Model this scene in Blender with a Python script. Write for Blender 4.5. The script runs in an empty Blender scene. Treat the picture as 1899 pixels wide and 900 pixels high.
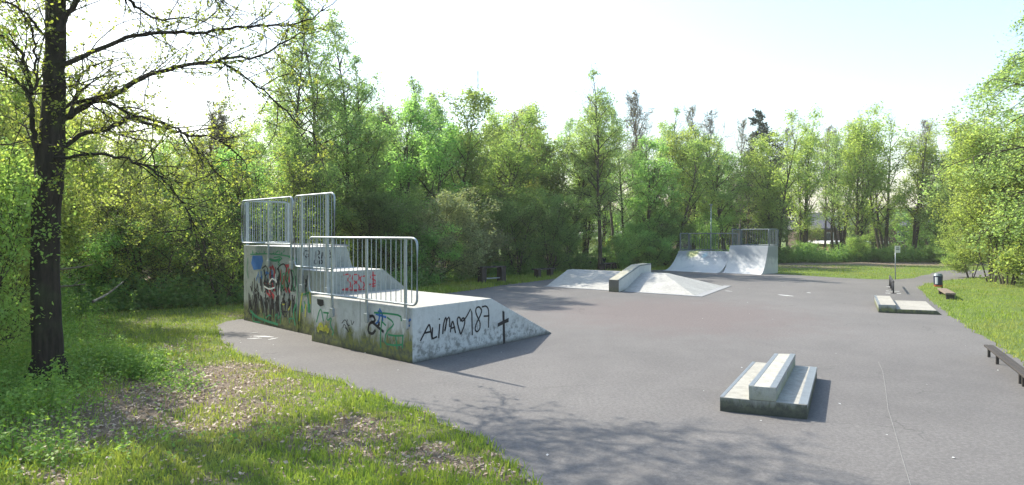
import bpy, bmesh, math, random
import numpy as np
from mathutils import Vector

S = bpy.context.scene
COL = S.collection
R = math.radians
PI = math.pi

# ------------------------------------------------------------------ camera, sky, sun, exposure
FOC, HZ, CX, CAMH = 1200.0, 432.0, 949.5, 2.3
cd = bpy.data.cameras.new('camera')
cam = bpy.data.objects.new('camera', cd); COL.objects.link(cam)
cam.location = (0, 0, CAMH); cam.rotation_euler = (R(90), 0, 0)
cd.sensor_width = 36.0; cd.lens = 36.0*FOC/1899.0
cd.shift_y = -(450.0-HZ)/1899.0
cd.clip_start = 0.05; cd.clip_end = 3000
S.camera = cam

SUN_EL, SUN_DIR = 42.0, (-0.766, 0.643)       # direction towards the sun on the ground plan
w = bpy.data.worlds.new('World'); S.world = w; w.use_nodes = True
wn = w.node_tree; wn.nodes.clear()
sky = wn.nodes.new('ShaderNodeTexSky'); sky.sky_type = 'NISHITA'; sky.sun_disc = False
sky.sun_elevation = R(SUN_EL)
sky.sun_rotation = math.atan2(SUN_DIR[0], SUN_DIR[1])
sky.air_density = 1.5; sky.dust_density = 2.0; sky.ozone_density = 3.0; sky.altitude = 0
bg = wn.nodes.new('ShaderNodeBackground'); bg.inputs['Strength'].default_value = 0.15
wo = wn.nodes.new('ShaderNodeOutputWorld')
wn.links.new(sky.outputs[0], bg.inputs[0]); wn.links.new(bg.outputs[0], wo.inputs[0])

sl = bpy.data.lights.new('sun', 'SUN'); sl.energy = 4.2; sl.angle = R(0.55); sl.color = (1.0, 0.94, 0.83)
sun = bpy.data.objects.new('sun', sl); COL.objects.link(sun)
sd = Vector((SUN_DIR[0]*math.cos(R(SUN_EL)), SUN_DIR[1]*math.cos(R(SUN_EL)), math.sin(R(SUN_EL))))
sun.rotation_euler = sd.to_track_quat('Z', 'Y').to_euler(); sun.location = (-20, 20, 30)

S.view_settings.view_transform = 'Standard'; S.view_settings.look = 'None'
S.view_settings.exposure = 1.15; S.view_settings.gamma = 1.0
S.render.engine = 'CYCLES'
S.cycles.max_bounces = 7; S.cycles.diffuse_bounces = 4; S.cycles.glossy_bounces = 2
S.cycles.transmission_bounces = 4; S.cycles.transparent_max_bounces = 4
S.cycles.sample_clamp_indirect = 6.0; S.cycles.volume_bounces = 0

# ------------------------------------------------------------------ measuring helpers
def G(px, py, z=0.0):
    """place on the level z that was measured at this point of the photograph"""
    y = FOC*(CAMH-z)/(py-HZ)
    return Vector(((px-CX)*y/FOC, y, z))
def D(px, py, y):
    return Vector(((px-CX)*y/FOC, y, CAMH-(py-HZ)*y/FOC))
def on_plane(px, py, p, n):
    d = Vector(((px-CX)/FOC, 1.0, -(py-HZ)/FOC)); c = Vector((0, 0, CAMH))
    return c + d*((p-c).dot(n)/d.dot(n))

def hashn(ix, iy, seed):
    h = (ix.astype(np.int64)*374761393 + iy.astype(np.int64)*668265263 + seed*1442695041) & 0xffffffff
    h = ((h ^ (h >> 13))*1274126177) & 0xffffffff
    return ((h ^ (h >> 16)) & 0xffff)/65535.0
def vn(x, y, s, seed=0):
    x = np.asarray(x, float)*s; y = np.asarray(y, float)*s
    ix = np.floor(x); iy = np.floor(y); fx = x-ix; fy = y-iy
    fx = fx*fx*(3-2*fx); fy = fy*fy*(3-2*fy)
    a = hashn(ix, iy, seed); b = hashn(ix+1, iy, seed); c = hashn(ix, iy+1, seed); d = hashn(ix+1, iy+1, seed)
    return (a*(1-fx)+b*fx)*(1-fy)+(c*(1-fx)+d*fx)*fy
def fbm(x, y, s, seed=0):
    return vn(x, y, s, seed)*.5+vn(x, y, s*2.1, seed+1)*.28+vn(x, y, s*4.3, seed+2)*.22

# ------------------------------------------------------------------ objects and meshes
def tag(o, label=None, cat=None, group=None, kind=None):
    if label: o['label'] = label
    if cat: o['category'] = cat
    if group: o['group'] = group
    if kind: o['kind'] = kind
    return o
def empty(name, loc, label, cat, group=None):
    o = bpy.data.objects.new(name, None); COL.objects.link(o); o.location = loc
    o.empty_display_size = .2
    return tag(o, label, cat, group)
def link(name, me, mat, parent=None, smooth=False):
    o = bpy.data.objects.new(name, me); COL.objects.link(o)
    if mat is not None:
        me.materials.clear(); me.materials.append(mat)
    if smooth:
        me.polygons.foreach_set('use_smooth', [True]*len(me.polygons))
    if parent is not None:
        o.parent = parent; o.location = -Vector(parent.location)   # meshes are written in world places
    return o
def np_mesh(name, V, F):
    """V (n,3); F list of arrays (m,k)"""
    me = bpy.data.meshes.new(name)
    V = np.asarray(V, np.float32)
    me.vertices.add(len(V)); me.vertices.foreach_set('co', V.ravel())
    Fs = [np.asarray(f, np.int32) for f in F if len(f)]
    tot = np.concatenate([np.full(len(f), f.shape[1], np.int32) for f in Fs])
    idx = np.concatenate([f.ravel() for f in Fs])
    me.loops.add(len(idx)); me.loops.foreach_set('vertex_index', idx)
    st = np.concatenate([[0], np.cumsum(tot)[:-1]]).astype(np.int32)
    me.polygons.add(len(tot)); me.polygons.foreach_set('loop_start', st); me.polygons.foreach_set('loop_total', tot)
    me.update(calc_edges=True)
    return me
def bm_mesh(name, bm):
    me = bpy.data.meshes.new(name); bm.normal_update(); bm.to_mesh(me); bm.free(); return me

def solid(bm, rings, bevel=0.0, seg=2):
    """closed solid between two matching polygons"""
    a = [bm.verts.new(p) for p in rings[0]]; b = [bm.verts.new(p) for p in rings[1]]
    n = len(a)
    fs = [bm.faces.new(a), bm.faces.new(list(reversed(b)))]
    for i in range(n):
        fs.append(bm.faces.new((a[(i+1) % n], a[i], b[i], b[(i+1) % n])))
    bmesh.ops.recalc_face_normals(bm, faces=fs)
    if bevel > 0:
        es = set()
        for f in fs:
            for e in f.edges:
                if len(e.link_faces) == 2 and e.calc_face_angle(0) > R(25): es.add(e)
        bmesh.ops.bevel(bm, geom=list(es), offset=bevel, segments=seg, affect='EDGES', profile=.6)
def prism(bm, o, t, s, prof, width, bevel=0.012):
    """profile (t,z) pairs from origin o along t, extruded by width along s"""
    o = Vector(o); t = Vector((t[0], t[1], 0)).normalized(); s = Vector((s[0], s[1], 0)).normalized()
    A = [o+t*p+Vector((0, 0, z)) for p, z in prof]
    B = [q+s*width for q in A]
    solid(bm, (A, B), bevel)
def box(bm, c, sx, sy, sz, rz=0.0, bevel=0.0, tilt=None):
    cs, sn = math.cos(rz), math.sin(rz)
    def P(x, y, z): return Vector((c[0]+x*cs-y*sn, c[1]+x*sn+y*cs, c[2]+z))
    h = [(-sx/2, -sy/2), (sx/2, -sy/2), (sx/2, sy/2), (-sx/2, sy/2)]
    solid(bm, ([P(x, y, -sz/2) for x, y in h], [P(x, y, sz/2) for x, y in h]), bevel)
def slab(bm, foot, z0, z1, bevel=0.0):
    solid(bm, ([Vector((p[0], p[1], z0)) for p in foot], [Vector((p[0], p[1], z1)) for p in foot]), bevel)

def tubes(paths, sides=6):
    """paths: list of (pts (n,3), radii (n,)) -> V, F"""
    V = []; F = []; base = 0
    for it in paths:
        pts = np.asarray(it[0], float); rad = np.asarray(it[1], float)
        k = it[2] if len(it) > 2 else sides
        n = len(pts)
        tan = np.gradient(pts, axis=0); tan /= (np.linalg.norm(tan, axis=1, keepdims=True)+1e-9)
        ref = np.array([0, 0, 1.0]) if abs(tan[:, 2]).mean() < .8 else np.array([1.0, 0, 0])
        u = np.cross(tan, ref); u /= (np.linalg.norm(u, axis=1, keepdims=True)+1e-9)
        v = np.cross(tan, u)
        a = np.arange(k)*2*PI/k
        ring = pts[:, None, :]+rad[:, None, None]*(np.cos(a)[None, :, None]*u[:, None, :]+np.sin(a)[None, :, None]*v[:, None, :])
        V.append(ring.reshape(-1, 3))
        i = np.arange(n-1)[:, None]*k+np.arange(k)[None, :]
        j = np.arange(n-1)[:, None]*k+(np.arange(k)[None, :]+1) % k
        F.append((np.stack([i, i+k, j+k, j], -1).reshape(-1, 4)+base))
        base += n*k
    return np.concatenate(V), np.concatenate(F)
def tube_mesh(name, paths, sides=8, caps=True):
    V, F = tubes(paths, sides)
    me = np_mesh(name, V, [F])
    if caps:
        bm = bmesh.new(); bm.from_mesh(me)
        es = [e for e in bm.edges if len(e.link_faces) == 1]
        bmesh.ops.holes_fill(bm, edges=es, sides=sides); bmesh.ops.recalc_face_normals(bm, faces=bm.faces)
        bm.to_mesh(me); bm.free()
    return me

# ------------------------------------------------------------------ materials
class N:
    def __init__(s, name):
        s.m = bpy.data.materials.new(name); s.m.use_nodes = True
        s.t = s.m.node_tree; s.t.nodes.clear()
        s.out = s.n('ShaderNodeOutputMaterial'); s.b = s.n('ShaderNodeBsdfPrincipled')
        s.l(s.b.outputs[0], s.out.inputs[0])
        s.b.inputs['Specular IOR Level'].default_value = .3
        s.pos = s.n('ShaderNodeNewGeometry').outputs['Position']
        s.obj = s.n('ShaderNodeTexCoord').outputs['Object']
    def n(s, ty, **kw):
        x = s.t.nodes.new(ty)
        for k, v in kw.items(): setattr(x, k, v)
        return x
    def l(s, a, b): s.t.links.new(a, b)
    def noise(s, scale, detail=4, rough=.6, vec=None, stretch=None, dist=0):
        x = s.n('ShaderNodeTexNoise'); x.inputs['Scale'].default_value = scale
        x.inputs['Detail'].default_value = detail; x.inputs['Roughness'].default_value = rough
        x.inputs['Distortion'].default_value = dist
        v = vec if vec is not None else s.pos
        if stretch:
            mp = s.n('ShaderNodeMapping'); mp.inputs['Scale'].default_value = stretch; s.l(v, mp.inputs[0]); v = mp.outputs[0]
        s.l(v, x.inputs['Vector']); return x.outputs['Fac']
    def ramp(s, fac, a, b, c0=(0, 0, 0), c1=(1, 1, 1), mode='LINEAR'):
        x = s.n('ShaderNodeValToRGB'); x.color_ramp.interpolation = mode
        e = x.color_ramp.elements; e[0].position = a; e[1].position = b
        e[0].color = (*c0, 1); e[1].color = (*c1, 1); s.l(fac, x.inputs[0]); return x.outputs[0]
    def mix(s, fac, a, b, mode='MIX'):
        x = s.n('ShaderNodeMix', data_type='RGBA', blend_type=mode)
        for i, v in ((0, fac), (6, a), (7, b)):
            if isinstance(v, (int, float)): x.inputs[i].default_value = v
            elif isinstance(v, tuple): x.inputs[i].default_value = (*v, 1)
            else: s.l(v, x.inputs[i])
        return x.outputs[2]
    def math(s, op, a, b=0.0, clamp=False):
        x = s.n('ShaderNodeMath', operation=op); x.use_clamp = clamp
        for i, v in ((0, a), (1, b)):
            if isinstance(v, (int, float)): x.inputs[i].default_value = v
            else: s.l(v, x.inputs[i])
        return x.outputs[0]
    def color(s, c):
        if isinstance(c, tuple): s.b.inputs['Base Color'].default_value = (*c, 1)
        else: s.l(c, s.b.inputs['Base Color'])
    def rough(s, r):
        if isinstance(r, (int, float)): s.b.inputs['Roughness'].default_value = r
        else: s.l(r, s.b.inputs['Roughness'])
    def bump(s, h, strength=.3, dist=.02):
        x = s.n('ShaderNodeBump'); x.inputs['Strength'].default_value = strength; x.inputs['Distance'].default_value = dist
        s.l(h, x.inputs['Height']); s.l(x.outputs[0], s.b.inputs['Normal'])
    def z(s):
        x = s.n('ShaderNodeSeparateXYZ'); s.l(s.pos, x.inputs[0]); return x.outputs

def m_concrete(name, base=(.58, .57, .53), dark=(.22, .22, .2), moss=.5, mossh=.35, dirt=.5, seedoff=0, top=None, rear_only=False, mossc=((.05, .06, .02), (.20, .22, .04))):
    m = N(name)
    n1 = m.noise(1.6, 6, .65); n2 = m.noise(9, 5, .7); n3 = m.noise(60, 3, .6)
    c = m.mix(m.ramp(n1, .35, .75), tuple(x*.86 for x in base), base)
    c = m.mix(m.math('MULTIPLY', m.ramp(n2, .52, .72), dirt), c, tuple(x*.55 for x in base))
    st = m.noise(3.2, 5, .7, stretch=(1.3, 1.3, .34), dist=.6)               # rain streaks
    c = m.mix(m.math('MULTIPLY', m.ramp(st, .52, .78), dirt*.8), c, dark)
    z = m.z()[2]
    hz = m.math('SUBTRACT', m.math('ADD', z, m.math('MULTIPLY', m.math('SUBTRACT', st, .5), mossh*2.2)), 0.02)
    f = m.ramp(m.math('DIVIDE', hz, mossh), .45, 1.25, (1, 1, 1), (0, 0, 0))
    mc = m.mix(m.ramp(n2, .4, .62), *mossc)
    if rear_only:
        g0 = m.n('ShaderNodeNewGeometry'); s0 = m.n('ShaderNodeSeparateXYZ'); m.l(g0.outputs['Normal'], s0.inputs[0])
        fr = m.ramp(s0.outputs[0], 0.0, .2, (1, 1, 1), (0, 0, 0))
        gd = m.math('MULTIPLY', m.math('MULTIPLY', f, m.ramp(n2, .45, .6)), .75)
        c = m.mix(gd, c, (.16, .165, .155)); f = m.math('MULTIPLY', f, fr)
    c = m.mix(m.math('MULTIPLY', f, moss), c, mc)
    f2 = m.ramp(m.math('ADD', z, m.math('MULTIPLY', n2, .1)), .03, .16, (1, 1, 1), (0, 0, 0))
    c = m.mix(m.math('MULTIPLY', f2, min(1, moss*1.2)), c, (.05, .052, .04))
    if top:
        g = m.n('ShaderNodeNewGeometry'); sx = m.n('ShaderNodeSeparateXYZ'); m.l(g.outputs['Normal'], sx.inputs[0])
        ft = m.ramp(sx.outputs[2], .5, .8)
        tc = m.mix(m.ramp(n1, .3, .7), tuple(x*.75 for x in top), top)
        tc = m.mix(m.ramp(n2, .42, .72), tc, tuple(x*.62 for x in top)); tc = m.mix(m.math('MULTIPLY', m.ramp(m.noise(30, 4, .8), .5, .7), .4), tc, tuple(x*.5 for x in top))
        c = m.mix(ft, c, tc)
    c = m.mix(m.math('MULTIPLY', n3, .35), c, (.3, .3, .28), 'MULTIPLY')
    m.color(c); m.rough(.85); m.bump(m.math('ADD', n3, n2), .25, .01)
    return m.m
M = {}
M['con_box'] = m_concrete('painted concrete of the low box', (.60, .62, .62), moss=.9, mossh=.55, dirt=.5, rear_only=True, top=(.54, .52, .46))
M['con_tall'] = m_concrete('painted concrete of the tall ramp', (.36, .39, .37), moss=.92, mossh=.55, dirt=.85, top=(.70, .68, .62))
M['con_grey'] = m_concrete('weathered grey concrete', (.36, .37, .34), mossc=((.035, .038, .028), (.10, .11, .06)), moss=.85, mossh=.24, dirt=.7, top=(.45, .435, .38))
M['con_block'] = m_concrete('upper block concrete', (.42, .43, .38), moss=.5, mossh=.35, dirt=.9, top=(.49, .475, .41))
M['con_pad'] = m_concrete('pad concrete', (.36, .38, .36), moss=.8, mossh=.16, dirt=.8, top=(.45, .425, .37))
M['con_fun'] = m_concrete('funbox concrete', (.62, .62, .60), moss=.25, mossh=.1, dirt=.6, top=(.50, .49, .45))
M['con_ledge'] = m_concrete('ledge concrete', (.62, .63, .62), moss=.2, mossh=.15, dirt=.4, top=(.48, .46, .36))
M['con_dark'] = m_concrete('dirty end face', (.16, .155, .13), moss=.3, mossh=.2, dirt=.7)

def m_ramp_skin():
    m = N('worn white riding surface')
    n1 = m.noise(.9, 5, .65); n2 = m.noise(2.5, 6, .7, stretch=(1, 1, .6)); z = m.z()[2]
    c = m.mix(m.ramp(n1, .3, .7), (.48, .49, .49), (.60, .59, .57))
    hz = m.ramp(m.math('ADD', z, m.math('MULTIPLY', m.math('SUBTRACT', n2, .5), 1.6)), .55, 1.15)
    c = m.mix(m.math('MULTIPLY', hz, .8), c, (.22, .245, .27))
    for cc, ce, rr_ in (((.42, .44, .12), (11.2, 39.9, 1.05), .42), ((.22, .48, .60), (11.75, 39.2, .86), .2)):
        dv = m.n('ShaderNodeVectorMath', operation='DISTANCE'); m.l(m.pos, dv.inputs[0]); dv.inputs[1].default_value = ce
        c = m.mix(m.math('MULTIPLY', m.ramp(m.math('ADD', dv.outputs['Value'], m.math('MULTIPLY', n2, .3)), rr_, rr_+.25, (1, 1, 1), (0, 0, 0)), .8), c, cc)
    c = m.mix(m.ramp(n2, .6, .8), c, (.3, .33, .34))
    m.color(c); m.rough(.6); m.bump(m.noise(40), .15, .01); return m.m
M['skin'] = m_ramp_skin()

def m_asphalt():
    m = N('old asphalt')
    n1 = m.noise(.16, 5, .6); n2 = m.noise(1.3, 6, .7); n3 = m.noise(110, 3, .8); n4 = m.noise(.55, 6, .65, dist=1.5)
    c = m.mix(m.ramp(n1, .35, .65), (.112, .104, .097), (.182, .170, .158))
    c = m.mix(m.math('MULTIPLY', m.ramp(n2, .45, .75), .5), c, (.205, .193, .180))
    c = m.mix(m.math('MULTIPLY', m.ramp(n4, .5, .72), .55), c, (.100, .095, .091))
    # worn brown-red patch in the middle of the court
    v = m.n('ShaderNodeVectorMath', operation='SUBTRACT'); m.l(m.pos, v.inputs[0]); v.inputs[1].default_value = (4.6, 18.5, 0)
    sc = m.n('ShaderNodeVectorMath', operation='MULTIPLY'); m.l(v.outputs[0], sc.inputs[0]); sc.inputs[1].default_value = (.22, .20, 0)
    ln = m.n('ShaderNodeVectorMath', operation='LENGTH'); m.l(sc.outputs[0], ln.inputs[0])
    f = m.ramp(m.math('ADD', ln.outputs['Value'], m.math('MULTIPLY', m.math('SUBTRACT', n2, .5), 1.3)), .45, 1.25, (1, 1, 1), (0, 0, 0))
    c = m.mix(m.math('MULTIPLY', f, .75), c, (.160, .114, .104))
    vo = m.n('ShaderNodeTexVoronoi'); vo.inputs['Scale'].default_value = 160; m.l(m.pos, vo.inputs['Vector'])
    c = m.mix(.28, c, m.mix(vo.outputs['Color'], (.10, .10, .10), (.28, .27, .26)))
    n5 = m.noise(22, 5, .8); c = m.mix(m.math('MULTIPLY', m.ramp(n5, .35, .65), .7), c, (.07, .065, .061)); c = m.mix(m.math('MULTIPLY', m.ramp(n5, .6, .72), .3), c, (.26, .245, .225))
    c = m.mix(m.math('MULTIPLY', m.ramp(m.noise(5, 4, .7), .66, .72), .35), c, (.24, .225, .20))
    cr = m.n('ShaderNodeTexVoronoi', feature='DISTANCE_TO_EDGE'); cr.inputs['Scale'].default_value = .33
    wv = m.n('ShaderNodeVectorMath', operation='ADD'); m.l(m.pos, wv.inputs[0]); nn_ = m.n('ShaderNodeTexNoise'); nn_.inputs['Scale'].default_value = 1.4; nn_.inputs['Detail'].default_value = 6; m.l(m.pos, nn_.inputs['Vector']); m.l(nn_.outputs['Color'], wv.inputs[1]); m.l(wv.outputs[0], cr.inputs['Vector'])
    ck = m.math('MULTIPLY', m.ramp(cr.outputs['Distance'], .001, .0045, (1, 1, 1), (0, 0, 0)), m.ramp(m.noise(.3, 3), .5, .6))
    c = m.mix(m.math('MULTIPLY', ck, .6), c, (.045, .045, .04))
    m.color(c); m.rough(.85); m.bump(n3, .35, .008); return m.m
M['asphalt'] = m_asphalt()

def m_ground():
    m = N('turf and leaf soil')
    at = m.n('ShaderNodeAttribute', attribute_name='soil').outputs['Fac']
    n1 = m.noise(.5, 5, .6); n2 = m.noise(7, 5, .7); n3 = m.noise(45, 4, .8)
    g = m.mix(m.ramp(n1, .35, .7), (.11, .175, .03), (.18, .235, .05))
    g = m.mix(m.ramp(n2, .4, .7), g, (.17, .19, .05))
    g = m.mix(m.ramp(n3, .35, .75), (.075, .12, .02), g)
    b = m.mix(m.ramp(n3, .42, .6), (.08, .058, .04), (.34, .27, .20))
    b = m.mix(m.ramp(n2, .4, .7), b, (.16, .12, .08))
    f = m.ramp(m.math('ADD', at, m.math('MULTIPLY', m.math('SUBTRACT', n2, .5), .5)), .4, .62)
    m.color(m.mix(f, g, b)); m.rough(.95); m.bump(m.math('ADD', n3, n2), .8, .03); return m.m
M['ground'] = m_ground()

def m_leaf(name, c0, c1, trans=.45, var=.25):
    m = N(name)
    oi = m.n('ShaderNodeObjectInfo').outputs['Random']
    g = m.n('ShaderNodeNewGeometry').outputs['Random Per Island']
    c = m.mix(g, c0, c1)
    hs = m.n('ShaderNodeHueSaturation')
    m.l(m.math('ADD', .5-.022, m.math('MULTIPLY', oi, .044)), hs.inputs['Hue'])
    m.l(m.math('ADD', 1-var, m.math('MULTIPLY', oi, 2*var)), hs.inputs['Value'])
    m.l(c, hs.inputs['Color']); c = hs.outputs[0]
    m.color(c); m.rough(.55); m.b.inputs['Specular IOR Level'].default_value = .25
    tr = m.n('ShaderNodeBsdfTranslucent')
    m.l(m.mix(1.0, c, (1.25, 1.2, .7), 'MULTIPLY'), tr.inputs[0])
    mx = m.n('ShaderNodeMixShader'); mx.inputs[0].default_value = trans
    m.l(m.b.outputs[0], mx.inputs[1]); m.l(tr.outputs[0], mx.inputs[2]); m.l(mx.outputs[0], m.out.inputs[0])
    return m.m
M['leaf_young'] = m_leaf('young yellow green leaves', (.29, .38, .08), (.42, .50, .13), .6)
M['leaf_mid'] = m_leaf('fresh green leaves', (.20, .34, .115), (.32, .49, .17), .64)
M['leaf_dark'] = m_leaf('dark green leaves', (.16, .28, .10), (.26, .40, .15), .62)
M['leaf_yel'] = m_leaf('yellow green maple leaves', (.28, .41, .12), (.42, .54, .18), .64)
M['leaf_birch'] = m_leaf('light birch leaves', (.25, .40, .16), (.38, .52, .23), .64)
M['leaf_grey'] = m_leaf('grey green willow leaves', (.20, .24, .12), (.32, .35, .19), .45)
M['leaf_bud'] = m_leaf('brown green buds', (.20, .18, .09), (.30, .26, .13), .45)
M['needle'] = m_leaf('spruce needles', (.02, .045, .02), (.04, .07, .03), .1)
M['grass'] = m_leaf('grass blades', (.12, .23, .03), (.25, .34, .06), .5)
def m_grass():
    m = N('grass blades'); g = m.n('ShaderNodeNewGeometry').outputs['Random Per Island']
    c = m.mix(g, (.18, .28, .045), (.33, .42, .09))
    n = m.noise(.35, 4, .6); n3 = m.noise(1.1, 4, .6, dist=1.0); c = m.mix(m.math('MULTIPLY', m.ramp(n3, .52, .64), .6), c, (.07, .15, .03)); c = m.mix(m.math('MULTIPLY', m.ramp(n, .48, .66), .75), c, (.36, .35, .13))
    n2 = m.noise(1.7, 3, .6); c = m.mix(m.math('MULTIPLY', m.ramp(n2, .5, .7), .5), c, (.28, .34, .04))
    m.color(c); m.rough(.6); m.b.inputs['Specular IOR Level'].default_value = .2
    tr = m.n('ShaderNodeBsdfTranslucent'); m.l(m.mix(1.0, c, (1.25, 1.2, .7), 'MULTIPLY'), tr.inputs[0])
    mx = m.n('ShaderNodeMixShader'); mx.inputs[0].default_value = .45
    m.l(m.b.outputs[0], mx.inputs[1]); m.l(tr.outputs[0], mx.inputs[2]); m.l(mx.outputs[0], m.out.inputs[0]); return m.m
M['grass'] = m_grass()
M['herb'] = m_leaf('nettle leaves', (.16, .27, .05), (.32, .42, .10), .5)
M['litter'] = m_leaf('dry fallen leaves', (.20, .13, .08), (.48, .40, .30), .15, .1)

def m_bark(name, a, b, scale=6):
    m = N(name)
    n = m.noise(scale, 6, .7, vec=m.pos, stretch=(3, 3, .5)); n2 = m.noise(2, 4)
    c = m.mix(m.ramp(n, .35, .65), a, b); c = m.mix(m.math('MULTIPLY', m.ramp(n2, .5, .7), .4), c, (.06, .075, .03))
    m.color(c); m.rough(.95); m.bump(n, .9, .03); return m.m
M['bark_dark'] = m_bark('dark rough bark', (.010, .008, .006), (.042, .033, .025))
M['bark'] = m_bark('brown bark', (.03, .025, .018), (.10, .085, .06))
M['bark_twig'] = m_bark('greyish brown twiggy bark', (.10, .085, .075), (.22, .19, .17), 3)
M['bark_pale'] = m_bark('pale grey bark', (.12, .11, .09), (.32, .30, .26), 3)
M['deadwood'] = m_bark('dead grey wood', (.14, .12, .09), (.34, .30, .25), 5)

def m_plain(name, c, rough=.6, metal=0.0, dirt=.3, scale=8):
    m = N(name); n = m.noise(scale, 5, .7)
    m.color(m.mix(m.math('MULTIPLY', m.ramp(n, .4, .75), dirt), c, tuple(x*.45 for x in c)))
    m.rough(rough); m.b.inputs['Metallic'].default_value = metal; m.bump(m.noise(50), .08, .004); return m.m
M['galv'] = m_plain('galvanised steel', (.36, .40, .43), .45, .55, .35)
M['galv_dull'] = m_plain('dull grey steel', (.17, .20, .21), .5, .4, .4)
M['coping'] = m_plain('steel edge angle', (.27, .285, .29), .42, .5, .5)
M['wood_dark'] = m_plain('dark weathered planks', (.055, .048, .042), .8, 0, .6)
M['wood'] = m_plain('grey brown planks', (.20, .155, .12), .85, 0, .5, 20)
M['iron'] = m_plain('dark iron', (.05, .05, .055), .6, .3)
M['black'] = m_plain('black spray paint', (.018, .018, .022), .6, 0, .1)
M['red'] = m_plain('red spray paint', (.42, .035, .05), .6, 0, .2)
M['green'] = m_plain('green spray paint', (.03, .22, .10), .6, 0, .2)
M['blue'] = m_plain('blue spray paint', (.03, .14, .42), .6, 0, .2)
M['yellow'] = m_plain('yellow spray paint', (.42, .42, .05), .6, 0, .3)
M['white'] = m_plain('white paint', (.75, .75, .73), .6, 0, .3)
M['seam'] = m_plain('dark joint', (.07, .07, .06), .9)
M['crackfill'] = m_plain('crack filler', (.27, .26, .24), .9, 0, .6)
M['apron'] = m_plain('pale concrete apron', (.28, .285, .285), .85, 0, .5)
M['brick'] = m_plain('red brick wall', (.16, .085, .065), .9, 0, .4, 3)
M['brick_dark'] = m_plain('brown brick wall', (.11, .075, .062), .9, 0, .4, 3)
M['roof'] = m_plain('grey roof tiles', (.10, .10, .115), .8, 0, .4, 2)
M['pale'] = m_plain('pale roof edging', (.68, .68, .66), .7, 0, .2)
M['glass'] = m_plain('dark window glass', (.05, .06, .07), .1, 0, .1)
M['bin_navy'] = m_plain('dark blue bin plastic', (.02, .03, .06), .5)
M['bin_grey'] = m_plain('light grey bin sticker', (.60, .60, .60), .5)
M['orange'] = m_plain('orange red bin base', (.45, .10, .03), .6)
M['car'] = m_plain('blue grey car paint', (.16, .21, .30), .3, .2, .1)
M['tyre'] = m_plain('rubber', (.02, .02, .02), .8)
M['chalk'] = m_plain('worn white court paint', (.55, .55, .53), .8, 0, .7, 14)

# ------------------------------------------------------------------ court outline
K = G(452, 594); NN = None
near_edge = [(1045, 985), (1010, 930), (985, 898), (955, 858), (905, 822), (835, 786), (760, 757), (690, 731), (610, 704), (530, 683), (470, 667), (432, 650), (410, 630), (401, 611), (408, 600), (430, 594)]
court = [(G(*p).x, G(*p).y) for p in near_edge]
court += [(K.x-.1, K.y+.3), (-6.6, 19.0), (-4.6, 21.2), (-3.4, 22.9)]
court += [(G(*p).x, G(*p).y) for p in [(817, 546), (890, 536), (960, 526), (1040, 516), (1130, 508), (1225, 500), (1330, 499), (1424, 507), (1500, 512), (1600, 518), (1650, 519), (1695, 517), (1722, 508), (1750, 501.5), (1800, 501), (1899, 502), (2100, 503)]]
court += [(G(*p).x, G(*p).y) for p in [(2100, 507), (1899, 509), (1836, 513), (1750, 521), (1712, 527), (1703, 534), (1714, 547), (1750, 576), (1800, 611), (1850, 642), (1899, 672), (1990, 735), (2100, 820)]]
court += [(9.0, 3.5), (9.0, -8), (0.9, -8), (.7, 4.2)]
def smooth_poly(P, it=2):
    for _ in range(it):
        Q = []
        for i in range(len(P)):
            a, b = P[i], P[(i+1) % len(P)]
            Q.append((a[0]*.75+b[0]*.25, a[1]*.75+b[1]*.25)); Q.append((a[0]*.25+b[0]*.75, a[1]*.25+b[1]*.75))
        P = Q
    return P
court = smooth_poly(court)
def rough_edge(P):
    Q = []
    for i in range(len(P)):
        a, b = P[i], P[(i+1) % len(P)]; L = math.hypot(b[0]-a[0], b[1]-a[1]); st = .22 if a[1] < 20 else 1.2
        n = max(1, int(L/st)); nx, ny = (b[1]-a[1])/(L+1e-9), -(b[0]-a[0])/(L+1e-9)
        for k in range(n):
            x = a[0]+(b[0]-a[0])*k/n; y = a[1]+(b[1]-a[1])*k/n
            j = (float(fbm(np.array([x]), np.array([y]), 2.3, 55)[0])-.5)*.32+(float(vn(np.array([x]), np.array([y]), 9, 56)[0])-.5)*.05
            Q.append((x+nx*j, y+ny*j))
    return Q
court = rough_edge(court)
# small irregularities along the worn edge
_rn = random.Random(5)
cp = np.array(court)
def pip(X, Y, P=cp):
    X = np.asarray(X, float); Y = np.asarray(Y, float)
    ins = np.zeros(X.shape, bool); n = len(P); j = n-1
    for i in range(n):
        xi, yi = P[i]; xj, yj = P[j]
        c = ((yi > Y) != (yj > Y)) & (X < (xj-xi)*(Y-yi)/((yj-yi) if yj != yi else 1e-9)+xi)
        ins ^= c; j = i
    return ins
def pdist(X, Y, P=cp):
    X = np.asarray(X, float); Y = np.asarray(Y, float)
    d = np.full(X.shape, 1e9); n = len(P)
    for i in range(n):
        a = P[i]; b = P[(i+1) % n]; ab = b-a; L = ab.dot(ab)+1e-12
        t = np.clip(((X-a[0])*ab[0]+(Y-a[1])*ab[1])/L, 0, 1)
        d = np.minimum(d, np.hypot(X-a[0]-t*ab[0], Y-a[1]-t*ab[1]))
    return d
bm = bmesh.new()
f = bm.faces.new([bm.verts.new((x, y, .004)) for x, y in court])
bmesh.ops.triangulate(bm, faces=[f]); bmesh.ops.recalc_face_normals(bm, faces=bm.faces)
for f in bm.faces:
    if f.normal.z < 0: f.normal_flip()
o = link('asphalt_court', bm_mesh('asphalt_court', bm), M['asphalt'])
tag(o, 'grey asphalt court of the skate park with a worn brownish patch', 'ground', kind='structure')

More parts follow.
